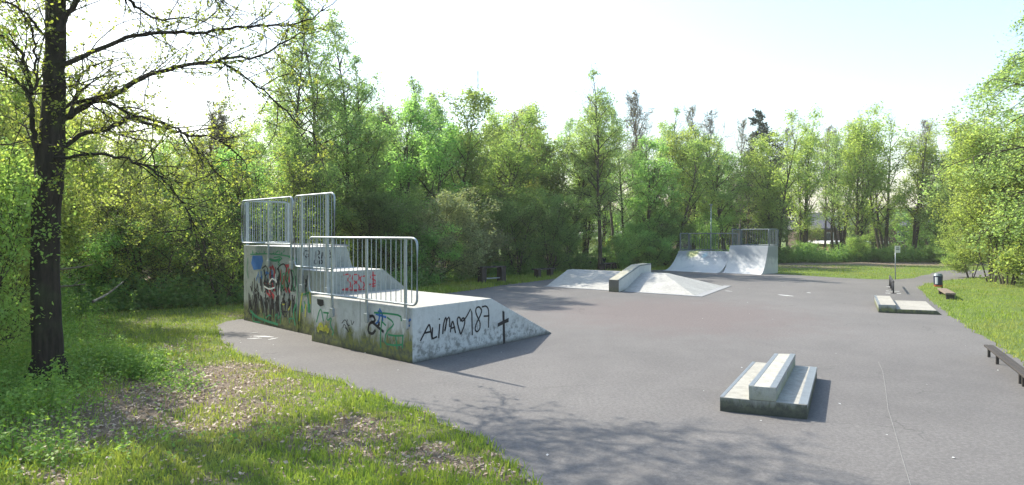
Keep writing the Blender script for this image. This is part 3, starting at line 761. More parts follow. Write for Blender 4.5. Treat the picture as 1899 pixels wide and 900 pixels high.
# ------------------------------------------------------------------ benches
def bench(l, r, zl, seat_w, top, legw, mat, label, legd=None, lower=None, depth_dir=None, legs=None, cat='bench', thick=.06, over=.12):
    l = Vector(l); r = Vector(r); d = (r-l); d.z = 0; L = d.length; d.normalize(); n = Vector((-d.y, d.x, 0))
    e = empty('bench', l, label, cat, 'benches at the edge of the court')
    a0 = math.atan2(d.y, d.x); mid_ = (l+r)/2
    for k in range(2):
        c = mid_+n*(seat_w*.26*(1 if k else -1)); bm = bmesh.new(); box(bm, (c.x, c.y, top-thick/2), L+2*over, seat_w*.48, thick, a0, .01)
        link('seat_plank', bm_mesh('seat_plank', bm), mat, e)
    for t in (legs or (0, 1)):
        c = l.lerp(r, t); bm = bmesh.new(); box(bm, (c.x, c.y, (top-thick)/2), legw, legd or seat_w*.8, top-thick, a0, .01)
        link('leg', bm_mesh('leg', bm), M['wood_dark'] if mat != M['iron'] else mat, e)
    if lower:
        bm = bmesh.new(); box(bm, (mid_.x, mid_.y, lower), L-legw, .10, .05, a0, .005)
        link('stretcher', bm_mesh('stretcher', bm), M['galv'], e)
    return e
bench(G(894, 528.5), G(930, 526), 0, .42, .80, .26, M['wood_dark'], 'tall dark bench with a pale lower bar on the grass edge', lower=.27, over=.12)
bench(G(997, 517), G(1020, 515.5), 0, .40, .50, .18, M['wood_dark'], 'low dark bench beside the pyramid ramp', over=.25)
bench(G(1069, 501), G(1091, 500), 0, .45, .50, .20, M['wood_dark'], 'dark plank bench in the shade under the bushes', over=.1)
bench(G(1117, 505), G(1139, 502), 0, .40, .50, .10, M['wood_dark'], 'dark bench next to the navy litter bin', over=.1, legs=(0, .5, 1))
bench(G(1748, 547), G(1762, 556), 0, .30, .24, .12, M['wood'], 'small weathered bench on the lawn beside the litter bin', over=.12)
bl, br = G(1834, 663), G(1893, 713)
bench(bl, bl+(br-bl)*1.9, 0, .15, .23, .045, M['wood_dark'], 'long low dark plank bench on iron legs at the asphalt edge', legs=(0, .16, .52, .565, .9), over=.03, thick=.035, legd=.045)

# litter bins
def ring_prism(bm, c, r0, r1, z0, z1, n=14, bevel=.01):
    solid(bm, ([Vector((c[0]+r0*math.cos(i*2*PI/n), c[1]+r0*math.sin(i*2*PI/n), z0)) for i in range(n)],
               [Vector((c[0]+r1*math.cos(i*2*PI/n), c[1]+r1*math.sin(i*2*PI/n), z1)) for i in range(n)]), bevel, 1)
q = G(1747, 537.5)
bn = empty('litter_bin', q, 'small black and pale litter bin with orange base on a post by the lawn', 'litter bin')
link('post', tube_mesh('post', [([q, q+Vector((0, 0, .56))], [.025, .025])], 8), M['iron'], bn, True)
c = q+Vector((-.2, -.06, 0))
bm = bmesh.new(); ring_prism(bm, c, .13, .155, .13, .20); link('base', bm_mesh('base', bm), M['orange'], bn)
bm = bmesh.new(); ring_prism(bm, c, .155, .165, .202, .56); link('body', bm_mesh('body', bm), M['bin_navy'], bn)
bm = bmesh.new()
solid(bm, ([c+Vector((.17*math.cos(a), .17*math.sin(a), .24)) for a in (3.5, 3.7, 3.9, 4.1)]+[c+Vector((.15*math.cos(a), .15*math.sin(a), .24)) for a in (4.1, 3.9, 3.7, 3.5)],
           [c+Vector((.175*math.cos(a), .175*math.sin(a), .52)) for a in (3.5, 3.7, 3.9, 4.1)]+[c+Vector((.15*math.cos(a), .15*math.sin(a), .52)) for a in (4.1, 3.9, 3.7, 3.5)]))
link('sticker', bm_mesh('sticker', bm), M['bin_grey'], bn)
bm = bmesh.new(); ring_prism(bm, c, .175, .12, .562, .66); link('lid', bm_mesh('lid', bm), M['galv_dull'], bn)
q = G(1116, 500)
bn = empty('litter_bin', q, 'dark navy litter bin in front of the tall birch trunk', 'litter bin')
bm = bmesh.new(); ring_prism(bm, q, .20, .26, .12, .68); link('body', bm_mesh('body', bm), M['bin_navy'], bn)
bm = bmesh.new(); ring_prism(bm, q, .27, .25, .682, .74); link('rim', bm_mesh('rim', bm), M['iron'], bn)
link('post', tube_mesh('post', [([q+Vector((0, .3, 0)), q+Vector((0, .3, 1.15))], [.03, .03])], 8), M['galv'], bn, True)

# lamp column behind the far ramps
q = D(1318.5, 470, 44); q.z = 0
lp = empty('lamp_post', q, 'slim pale lamp post behind the far quarter pipes', 'lamp post')
link('pole', tube_mesh('pole', [([q, q+Vector((0, 0, 2.0)), q+Vector((0, 0, 4.1))], [.04, .035, .03])], 8), M['galv'], lp, True)
bm = bmesh.new(); ring_prism(bm, q, .06, .12, 4.1, 4.25); link('lantern', bm_mesh('lantern', bm), M['galv'], lp)
# distant mast
q = D(886, 470, 120); q.z = 0
ms = empty('radio_mast', q, 'thin distant lattice mast rising over the wood', 'mast')
paths = []
for a in range(3):
    paths.append(([q+Vector((.45*math.cos(a*2.09), .45*math.sin(a*2.09), 0)), q+Vector((.12*math.cos(a*2.09), .12*math.sin(a*2.09), 32.5))], [.05, .04]))
for k in range(26):
    z = k*1.25; r_ = .45-.33*z/32.5
    for a in range(3):
        p_ = q+Vector((r_*math.cos(a*2.09), r_*math.sin(a*2.09), z)); s_ = q+Vector((r_*math.cos(a*2.09+2.09), r_*math.sin(a*2.09+2.09), z+1.25)); paths.append(([p_, s_], [.025, .025]))
link('lattice', tube_mesh('lattice', paths, 4, False), M['galv'], ms)

# ------------------------------------------------------------------ houses behind the trees on the right
def house(x0, x1, y, dep, eave, ridge, wall, label, wins, hip=False):
    e = empty('brick_house', (x0, y, 0), label, 'house')
    bm = bmesh.new(); slab(bm, [(x0, y), (x1, y), (x1, y+dep), (x0, y+dep)], 0, eave); link('wall', bm_mesh('wall', bm), wall, e)
    bm = bmesh.new()
    A_ = [Vector((x0-.3, y-.4, eave-.02)), Vector((x0-.3, y+dep/2, ridge)), Vector((x0-.3, y+dep+.4, eave-.02)), Vector((x0-.3, y+dep+.4, eave-.2)), Vector((x0-.3, y-.4, eave-.2))]
    solid(bm, (A_, [v+Vector((x1-x0+.6, 0, 0)) for v in A_])); rf = link('roof', bm_mesh('roof', bm), M['roof'], e)
    bm = bmesh.new(); box(bm, (x0+(x1-x0)*.7, y+dep*.45, ridge), .7, .5, 1.3); ch = link('chimney', bm_mesh('chimney', bm), wall, e); ch.parent = rf; ch.location = (0, 0, 0)
    for wx, wz, w2, h2 in wins:
        bm = bmesh.new(); box(bm, (wx, y-.02, wz), w2+.16, .08, h2+.16); fr = link('window', bm_mesh('window', bm), M['pale'], e)
        bm = bmesh.new(); box(bm, (wx, y-.07, wz), w2, .03, h2); gl = link('pane', bm_mesh('pane', bm), M['glass'], e); gl.parent = fr; gl.location = (0, 0, 0)
    return e
house(38.5, 47.5, 82, 9, 2.9, 5.0, M['brick_dark'], 'brown brick house with grey roof behind the garage', [(40.2, 1.7, .9, 1.1), (43.5, 1.7, 1.6, 1.1), (46.2, 1.7, .8, 1.1)])
house(50.0, 63.0, 86, 9, 3.3, 5.8, M['brick'], 'red brick house with long grey roof seen through the trunks', [(52, 1.8, 1.4, 1.2), (55.5, 1.8, .9, 1.9), (58.5, 1.8, 1.6, 1.2), (61.5, 1.8, .9, 1.2)])
g_ = empty('garage', (36, 72, 0), 'low red garage with a white edged flat roof beyond the hedge', 'garage')
bm = bmesh.new(); slab(bm, [(35.5, 72), (41.5, 72), (41.5, 77), (35.5, 77)], 0, 1.05); link('wall', bm_mesh('wall', bm), M['brick'], g_)
bm = bmesh.new(); slab(bm, [(35.2, 71.7), (41.8, 71.7), (41.8, 77.3), (35.2, 77.3)], 1.052, 1.35, .02); link('roof', bm_mesh('roof', bm), M['pale'], g_)
bm = bmesh.new(); box(bm, (37.5, 71.97, .5), 2.4, .05, .95); link('door', bm_mesh('door', bm), M['galv_dull'], g_)
house(20.5, 29.5, 78, 9, 2.9, 6.2, M['brick_dark'], 'dark brick house half hidden behind the trees right of the far ramps', [(22.5, 1.8, 1.3, 1.2), (26, 1.8, 1.3, 1.2)])
# ------------------------------------------------------------------ light haze in the air
hm = bpy.data.materials.new('haze'); hm.use_nodes = True; ht = hm.node_tree; ht.nodes.clear()
ho = ht.nodes.new('ShaderNodeOutputMaterial'); hv = ht.nodes.new('ShaderNodeVolumePrincipled')
hv.inputs['Color'].default_value = (1, .98, .93, 1); hv.inputs['Density'].default_value = .0006; hv.inputs['Anisotropy'].default_value = .25
ht.links.new(hv.outputs[0], ho.inputs['Volume'])
bm = bmesh.new(); slab(bm, [(-1700, -330), (1700, -330), (1700, 2250), (-1700, 2250)], -1.2, 34.5)
tag(link('haze', bm_mesh('haze', bm), hm), 'thin bright spring haze over the park', 'haze', kind='stuff')







#--------PLANTS--------
# ------------------------------------------------------------------ plant building
def leaf_arr(rng, P, size, aspect=.6, up=.5, jitter=.4, fold=True):
    """rhombic leaves at points P -> V, F"""
    n = len(P)
    nr = rng.normal(size=(n, 3)); nr[:, 2] += up*2*np.sign(nr[:, 2]+.3); nr /= np.linalg.norm(nr, axis=1, keepdims=True)
    a = rng.normal(size=(n, 3)); a -= (a*nr).sum(1, keepdims=True)*nr; a /= np.linalg.norm(a, axis=1, keepdims=True)
    b = np.cross(nr, a)
    s = size*(1-jitter+2*jitter*rng.random(n))[:, None]
    V = np.stack([P-a*s*.5, P+b*s*aspect*.5+a*s*.05+nr*s*.08, P+a*s*.5, P-b*s*aspect*.5+a*s*.05+nr*s*.08], 1).reshape(-1, 3)
    F = np.arange(n*4).reshape(n, 4)
    return V, F

def curve_pts(rng, p, d, L, n, wob, up):
    pts = [np.array(p, float)]; d = np.array(d, float)
    for i in range(n):
        d = d+rng.normal(size=3)*wob+np.array([0, 0, up]); d /= np.linalg.norm(d)
        pts.append(pts[-1]+d*L/n)
    return np.array(pts)
def interp(pts, t):
    n = len(pts)-1; x = min(max(t, 0), .9999)*n; i = int(x); return pts[i]*(1-(x-i))+pts[i+1]*(x-i), pts[i+1]-pts[i]

def make_tree(name, seed, H, t0=.25, spread=.3, nb=34, ns=7, nt=4, up=.05, elev=.7, droop=0., leaves=16000, lsize=.11, lsig=.16,
              trunk_r=.14, stems=1, stem_lean=.12, profile='oval', twig_r=.006, gap=.25, leaf_mat='leaf_mid', bark='bark', up_leaf=.3, lean=.02):
    rng = np.random.default_rng(seed)
    wood = []; tips = []; tw = []
    for s in range(stems):
        a = rng.random()*6.28
        d = np.array([math.cos(a)*stem_lean*(stems > 1)+rng.normal()*lean, math.sin(a)*stem_lean*(stems > 1)+rng.normal()*lean, 1.0]); d /= np.linalg.norm(d)
        hh = H*(1 if s == 0 else .72+.25*rng.random())
        tr = curve_pts(rng, (math.cos(a)*.12*(stems > 1), math.sin(a)*.12*(stems > 1), -.05), d, hh, 14, .035, .03)
        rad = trunk_r*(1 if s == 0 else .8)*(1-np.linspace(0, 1, 15)**.9*.93); rad[0] *= 1.35
        wood.append((tr, rad, 8))
        k = nb//stems
        for i in range(k):
            t = t0+(1-t0)*((i+rng.random())/k)
            q = (t-t0)/(1-t0)
            if profile == 'oval': pr = (math.sin(PI*min(1, (q*.85+.12))))**.8
            elif profile == 'cone': pr = (1-q)**.8+.08
            elif profile == 'birch': pr = (math.sin(PI*min(1, q*.72+.28)))**1.1
            elif profile == 'vase': pr = .55+.5*math.sin(PI*q*.9)
            else: pr = 1-q*.3
            L = H*spread*pr*(.7+.5*rng.random())
            if L < .15: continue
            p, td = interp(tr, t)
            az = i*2.4+rng.random()*1.1
            el = elev*(.7+.5*rng.random())+q*.35
            dd = np.array([math.cos(az)*math.cos(el), math.sin(az)*math.cos(el), math.sin(el)])
            br = curve_pts(rng, p, dd, L, 7, .10, up-droop*.5)
            rb = max(.012, trunk_r*.42*(1-t*.75))*(.6+.5*min(1, L))
            wood.append((br, rb*(1-np.linspace(0, 1, 8)*.85), 5))
            if rng.random() < gap*.3: continue
            for j in range(ns):
                t2 = .22+.78*(j+rng.random())/ns
                p2, d2 = interp(br, t2)
                d2 = d2/np.linalg.norm(d2)+rng.normal(size=3)*.65; d2 /= np.linalg.norm(d2)
                L2 = L*.42*(1.1-t2*.6)*(.6+.8*rng.random())
                b2 = curve_pts(rng, p2, d2, L2, 4, .16, up*.5-droop)
                wood.append((b2, max(twig_r, rb*.3)*(1-np.linspace(0, 1, 5)*.7), 4))
                dens = 0 if rng.random() < gap else 1
                for m in range(nt):
                    t3 = .3+.7*rng.random(); p3, d3 = interp(b2, t3)
                    d3 = d3/np.linalg.norm(d3)+rng.normal(size=3)*.8; d3 /= np.linalg.norm(d3)
                    b3 = curve_pts(rng, p3, d3, (L2*.5+.12)*(.6+.6*rng.random()), 3, .2, -droop*1.2)
                    wood.append((b3, twig_r*(1-np.linspace(0, 1, 4)*.6), 3))
                    if dens: tips.append(b3)
                if dens: tips.append(b2)
    V, F = tubes(wood)
    tme = np_mesh(name+'_trunk', V, [F]); tme.materials.append(M[bark]); tme.polygons.foreach_set('use_smooth', [True]*len(tme.polygons))
    T = len(tips); tl = np.array([np.linalg.norm(t[-1]-t[0]) for t in tips])**.9; tl *= rng.random(T)+.15; idx = rng.choice(T, leaves, p=tl/tl.sum())
    arr = np.stack([np.stack([interp(t, u)[0] for u in (0.25, .6, 1.0)]) for t in tips])
    r3 = rng.integers(0, 3, leaves)
    cl = (rng.random(T) < .8)
    P = arr[idx, r3]+rng.normal(size=(leaves, 3))*lsig*np.array([1, 1, .8])
    P = P[cl[idx] | (rng.random(leaves) < .3)]
    P = P[P[:, 2] > .03]
    V, F = leaf_arr(rng, P, lsize, .62, up_leaf)
    lme = np_mesh(name+'_crown', V, [F]); lme.materials.append(M[leaf_mat])
    return tme, lme
PR = {}
def proto(key, variants, **kw):
    PR[key] = [make_tree(key+str(i), hash(key) % 1000 if 0 else sum(map(ord, key))*7+i*31, **kw) for i in range(variants)]
    PR[key+'_H'] = kw['H']
proto('maple', 3, H=9.5, t0=.16, spread=.30, nb=40, ns=7, nt=4, elev=.65, up=.05, leaves=19000, lsize=.12, lsig=.19, stems=2, stem_lean=.16, leaf_mat='leaf_mid', gap=.4)
proto('yellow', 3, H=9.5, t0=.22, spread=.25, nb=42, ns=7, nt=4, elev=.85, up=.08, leaves=15500, lsize=.12, lsig=.2, stems=3, stem_lean=.10, leaf_mat='leaf_yel', gap=.42, profile='vase', bark='bark')
proto('birch', 3, H=12, t0=.25, spread=.17, nb=44, ns=6, nt=4, elev=.75, up=.02, droop=.10, leaves=13000, lsize=.085, lsig=.13, trunk_r=.12, leaf_mat='leaf_birch', gap=.3, profile='birch', bark='bark')
proto('bare', 2, H=12, t0=.3, spread=.20, nb=34, ns=7, nt=4, elev=.95, up=.09, leaves=2600, lsize=.07, lsig=.07, trunk_r=.12, twig_r=.011, leaf_mat='leaf_bud', gap=.2, profile='oval', bark='bark_twig')
proto('dark', 2, H=7.5, t0=.05, spread=.38, nb=46, ns=7, nt=4, elev=.45, up=.05, leaves=25000, lsize=.10, lsig=.18, stems=3, stem_lean=.25, leaf_mat='leaf_dark', gap=.15, trunk_r=.10)
proto('bush', 3, H=3.2, t0=.04, spread=.50, nb=34, ns=7, nt=4, elev=.5, up=.02, leaves=15000, lsize=.095, lsig=.13, stems=5, stem_lean=.5, leaf_mat='leaf_mid', gap=.18, trunk_r=.035, profile='vase')
proto('greybush', 1, H=4.2, t0=.04, spread=.48, nb=40, ns=8, nt=4, elev=.6, up=.0, droop=.05, leaves=26000, lsize=.085, lsig=.12, stems=5, stem_lean=.4, leaf_mat='leaf_grey', gap=.12, trunk_r=.04, profile='oval')
proto('thorn', 3, H=5.0, t0=.06, spread=.45, nb=40, ns=9, nt=6, elev=.55, up=.0, droop=.02, leaves=11000, lsize=.065, lsig=.07, stems=4, stem_lean=.35, leaf_mat='leaf_young', gap=.3, trunk_r=.05, twig_r=.006, profile='oval')
proto('hazel', 2, H=4.5, t0=.04, spread=.36, nb=44, ns=8, nt=4, elev=.7, up=.03, leaves=26000, lsize=.075, lsig=.12, stems=5, stem_lean=.3, leaf_mat='leaf_yel', gap=.12, trunk_r=.03, profile='vase')
proto('weeping', 1, H=13, t0=.10, spread=.33, nb=70, ns=10, nt=6, elev=.55, up=-.02, droop=.28, leaves=110000, lsize=.085, lsig=.13, trunk_r=.16, leaf_mat='leaf_birch', gap=.08, profile='oval', bark='bark')
proto('spruce', 1, H=12, t0=.12, spread=.22, nb=90, ns=8, nt=3, elev=-.05, up=0, droop=.03, leaves=26000, lsize=.13, lsig=.07, trunk_r=.14, leaf_mat='needle', gap=.03, profile='cone', up_leaf=.1)

rt = random.Random(77)
TREES = []
def tree(kind, px, y, top, row='front', wide=1.0, var=None, look=None):
    x = (px-CX)*y/FOC; h = CAMH+(HZ-top)*y/FOC
    TREES.append(dict(kind=kind, x=x, y=y, h=h, px=px, row=row, wide=wide, var=var, look=look))
# front line, from left to right, standing where the photograph shows them
for t in [
 ('hazel', -70, 9.2, 230, 'front', .7), ('hazel', 0, 11.6, 200, 'front', .6), ('hazel', -40, 14, 140, 'front', .8), ('hazel', 35, 17, 190, 'front', .8), ('thorn', 70, 18.5, 330),
 ('thorn', 140, 20.5, 300), ('bush', 175, 19.5, 430), ('maple', 205, 24, 285), ('thorn', 285, 20.5, 315), ('yellow', 212, 22.5, 262), ('bush', 250, 21.5, 420), ('dark', 350, 22.5, 345), ('thorn', 410, 20.6, 330), ('bush', 330, 22.5, 430),
 ('thorn', 395, 23.5, 270), ('maple', 470, 24, 290), ('bush', 440, 22.5, 440), ('thorn', 530, 24, 280), ('birch', 540, 27, 15), ('birch', 598, 28, -45), ('birch', 632, 29, -5), ('birch', 672, 30, 95),
 ('maple', 620, 26, 250), ('maple', 700, 28, 240), ('dark', 665, 27, 330), ('dark', 735, 27.5, 345), ('bush', 780, 27.5, 430),
 ('greybush', 812, 28.5, 352), ('bush', 868, 33, 440), ('greybush', 880, 31.5, 405), ('maple', 775, 33, 175), ('birch', 752, 35, 165), ('maple', 840, 35, 185), ('birch', 800, 37, 135), ('maple', 905, 37, 205), ('dark', 960, 34, 355),
 ('dark', 1020, 36.5, 350), ('dark', 1062, 38, 400), ('maple', 950, 39, 235), ('yellow', 1000, 41, 215), ('maple', 1050, 41, 215), ('birch', 1113, 38.5, 118), ('yellow', 1085, 43, 240), ('birch', 1160, 43, 180), ('maple', 1200, 43, 250),
 ('bush', 1150, 40, 440), ('bush', 1205, 42, 435), ('maple', 1250, 44, 265), ('yellow', 1285, 47, 250), ('dark', 1235, 43, 380), ('dark', 1180, 43, 400), ('maple', 1350, 50, 240), ('birch', 1385, 52, 250), ('yellow', 1440, 50, 240), ('dark', 1440, 49, 395), ('bush', 1300, 46, 410),
 ('yellow', 1490, 54, 235), ('birch', 1545, 58, 240), ('yellow', 1590, 53, 225), ('yellow', 1640, 54, 230), ('yellow', 1690, 55, 255), ('maple', 1745, 53, 235), ('yellow', 1800, 50, 228), ('maple', 1850, 46, 215), ('maple', 1745, 49, 330),
 ('bush', 1490, 51, 452), ('bush', 1530, 56, 466), ('hazel', 1592, 50, 440), ('bush', 1628, 50, 462), ('bush', 1665, 52, 458), ('hazel', 1700, 54, 462), ('bush', 1730, 50, 460), ('bush', 1765, 46, 450),
 ('weeping', 2062, 24, -170, 'front', 1.08), ('hazel', 1838, 30, 330), ('hazel', 1890, 31, 320), ('hazel', 1800, 33, 390), ('hazel', 1945, 27, 280), ('hazel', 1868, 28.5, 250), ('maple', 1930, 31, 190), ('maple', 1835, 36, 255),
]: tree(*t)
# taller trees close behind them
for t in [
 ('yellow', 40, 24, 200), ('bare', 130, 27, 200), ('maple', 170, 30, 265), ('bare', 230, 28, 215), ('yellow', 290, 31, 265), ('bare', 350, 29, 210), ('yellow', 400, 31, 225), ('bare', 455, 30, 190), ('maple', 480, 32, 265), ('maple', 560, 33, 190),
 ('maple', 640, 36, 180), ('birch', 700, 38, 190), ('bare', 720, 37, 205), ('maple', 740, 40, 225), ('birch', 830, 44, 155), ('maple', 880, 44, 195), ('bare', 920, 43, 205), ('yellow', 945, 46, 215), ('bare', 985, 48, 210), ('birch', 1035, 49, 205),
 ('bare', 1140, 48, 185), ('bare', 1180, 50, 178), ('bare', 1215, 50, 185), ('birch', 1240, 52, 190), ('bare', 1275, 54, 205), ('bare', 1310, 56, 215), ('spruce', 1408, 64, 208), ('bare', 1370, 60, 228), ('bare', 1460, 62, 240), ('bare', 1530, 64, 238), ('yellow', 1560, 63, 250), ('bare', 1620, 66, 232), ('bare', 1720, 64, 225), ('birch', 1780, 60, 222), ('birch', 1880, 52, 205),
]: tree(*t, 'second')
# depth of the wood
for i in range(34):
    px = -120+i*46+rt.uniform(-14, 14); y = 36+max(0, px)*.020+rt.uniform(0, 7)
    skyl = np.interp(px, [0, 350, 560, 640, 760, 950, 1100, 1300, 1500], [250, 260, 190, 230, 230, 250, 240, 265, 275])
    tree(rt.choice(['maple', 'yellow', 'dark', 'maple'] if px < 1000 else ['yellow', 'yellow', 'bare', 'birch']), px, y, skyl+rt.uniform(0, 40), 'rear')
for i in range(26):
    px = -60+i*52+rt.uniform(-12, 12); y = 27+max(0, px-300)*.018+rt.uniform(0, 4)
    if px > 1250: y += 6
    tree(rt.choice(['dark', 'dark', 'bush']) if px < 1050 else rt.choice(['bush', 'thorn']), px, y, (372 if px < 1050 else 420)+rt.uniform(-25, 35), 'rear')
for px in (1020, 1070, 1120, 1170, 1225, 1280, 1335, 1380):
    tree('dark' if px % 3 else 'bush', px, 68+rt.uniform(0, 6), 385+rt.uniform(-15, 20), 'rear', 1.6)
for px in (1500, 1620, 1705, 1740):
    tree(rt.choice(['hazel', 'maple', 'bush']), px, 64+rt.uniform(0, 5), 398+rt.uniform(-22, 22), 'rear', 1.2)
for px in (1330, 1400, 1450, 1745, 1790, 1850, 1900, 1960, 2010):
    tree('maple', px, 62+rt.uniform(0, 8), 270+rt.uniform(-10, 25), 'rear')
# beyond the left and the right of the picture: they shade the ground and stand in reflections
SIDE = [('maple', -12.4, 12.4, 8), ('birch', -12.0, 9.5, 7), ('birch', -15, 15, 11), ('hazel', -8.3, 6.4, 2.2), ('hazel', -10.6, 9.0, 4.2)]
MARKS = [(-200, 'left of the big trunk'), (62, 'near the big dark trunk'), (300, 'left of the tall quarter pipe'), (450, 'behind the tall quarter pipe'), (600, 'behind the barred rail of the low box'), (760, 'left of the tall dark bench'), (885, 'behind the tall dark bench'),
         (960, 'behind the low dark bench'), (1045, 'behind the shaded plank bench'), (1100, 'by the navy litter bin'), (1170, 'left of the far quarter pipes'), (1240, 'behind the lower far quarter pipe'), (1345, 'behind the steep far quarter pipe'),
         (1430, 'right of the far quarter pipes'), (1510, 'near the garage'), (1580, 'in front of the brick houses'), (1660, 'behind the post sign'), (1720, 'beyond the litter bin'), (1790, 'by the path at right'), (1870, 'at the right edge')]
KIND = {'maple': ('leafy_tree', 'fresh green tree', 'tree'), 'yellow': ('maple_tree', 'yellow green tree', 'tree'), 'birch': ('birch_tree', 'slender light birch', 'tree'), 'bare': ('bare_tree', 'nearly leafless tree', 'tree'),
        'dark': ('dark_tree', 'dark green tree', 'tree'), 'bush': ('bush', 'green bush', 'bush'), 'greybush': ('willow_bush', 'grey green willow bush', 'bush'), 'thorn': ('thorn_shrub', 'twiggy yellow shrub', 'shrub'),
        'hazel': ('hazel_shrub', 'bright green hazel shrub', 'shrub'), 'weeping': ('weeping_birch', 'weeping birch', 'tree'), 'spruce': ('spruce_tree', 'dark pointed spruce', 'tree')}
ROW = {'front': 'at the wood edge', 'second': 'deeper in the wood', 'rear': 'in deep shade'}
ORD = ['', 'second ', 'third ', 'fourth ', 'fifth ', 'sixth ', 'seventh ']
def mark(px):
    m = MARKS[0][1]
    for a, s in MARKS:
        if px >= a: m = s
    return m
groups = {}
for t in TREES: groups.setdefault((t['kind'], t['row'], mark(t['px'])), []).append(t)
for (k, row, mk), L in groups.items():
    L.sort(key=lambda t: t['px'])
    for i, t in enumerate(L):
        nm, look, cat = KIND[k]
        pre = ('' if len(L) == 1 else ORD[i] if i else 'leftmost ')
        t['label'] = (pre+look+' '+ROW[row]+' '+mk)
        t['group'] = {'front': 'trees and shrubs along the wood edge', 'second': 'taller trees behind the wood edge', 'rear': 'trees in the shaded depth of the wood'}[row]
def plant(kind, x, y, h, label, group, wide=1.0, var=None):
    nm, look, cat = KIND[kind]
    e = empty(nm, (x, y, -.02), label, cat, group)
    pv = PR[kind]; tme, lme = pv[(var if var is not None else rt.randrange(len(pv))) % len(pv)]
    s = h/PR[kind+'_H']
    a = rt.uniform(0, 6.28); e.rotation_euler = (0, 0, a)
    wz = s*wide*(.95+.15*rt.random()) if s > .8 else s*.35+wide*.62*min(1, s+.2)
    e.scale = (wz, wz, s)
    for n_, me in (('trunk', tme), ('crown', lme)):
        c = bpy.data.objects.new(n_, me); COL.objects.link(c); c.parent = e
    return e
for t in TREES: plant(t['kind'], t['x'], t['y'], t['h'], t['label'], t['group'], t['wide'], t['var'])
for i, (k, x, y, h) in enumerate(SIDE):
    plant(k, x, y, h, ['broad green tree shading the left lawn from outside the picture', 'slender birch shading the left lawn beyond the picture edge', 'tall birch shading the shrubs at far left', 'low hazel shrub by the foot of the big dark trunk', 'hazel shrub left of the big dark trunk'][i], 'trees and shrubs on the left lawn')

# ------------------------------------------------------------------ the big tree in the left foreground
rng = np.random.default_rng(4)
YT = 9.58
base = G(90, 716)
bt = empty('oak_tree', base, 'big dark trunked tree with long arching limbs and tiny yellow leaves, left foreground', 'tree')
def path_px(P, y0, y1):
    n = len(P); return np.array([tuple(D(px, py, y0+(y1-y0)*i/(n-1))) for i, (px, py) in enumerate(P)])
def dens(P, k=3):
    """smooth a polyline (Catmull-Rom)"""
    Q = []; n = len(P)
    for i in range(n-1):
        a = P[max(i-1, 0)]; b = P[i]; c = P[i+1]; d = P[min(i+2, n-1)]
        for j in range(k):
            t = j/k; Q.append(.5*((2*b)+(-a+c)*t+(2*a-5*b+4*c-d)*t*t+(-a+3*b-3*c+d)*t**3))
    Q.append(P[-1]); return np.array(Q)
tp = [(88, 742), (89, 700), (87, 600), (84, 520), (84, 450), (88, 370), (93, 300), (97, 240), (100, 180), (103, 100), (105, 0), (107, -120), (110, -260), (112, -420), (116, -600)]
tr = dens(path_px(tp, YT, YT), 3)
wpx = np.interp(np.arange(len(tr)), np.linspace(0, len(tr)-1, len(tp)), [60, 51, 48, 46, 45, 46, 46, 40, 37, 34, 32, 27, 22, 15, 4])
bark = [(tr+rng.normal(size=tr.shape)*.008, wpx*.5*YT/FOC, 14)]
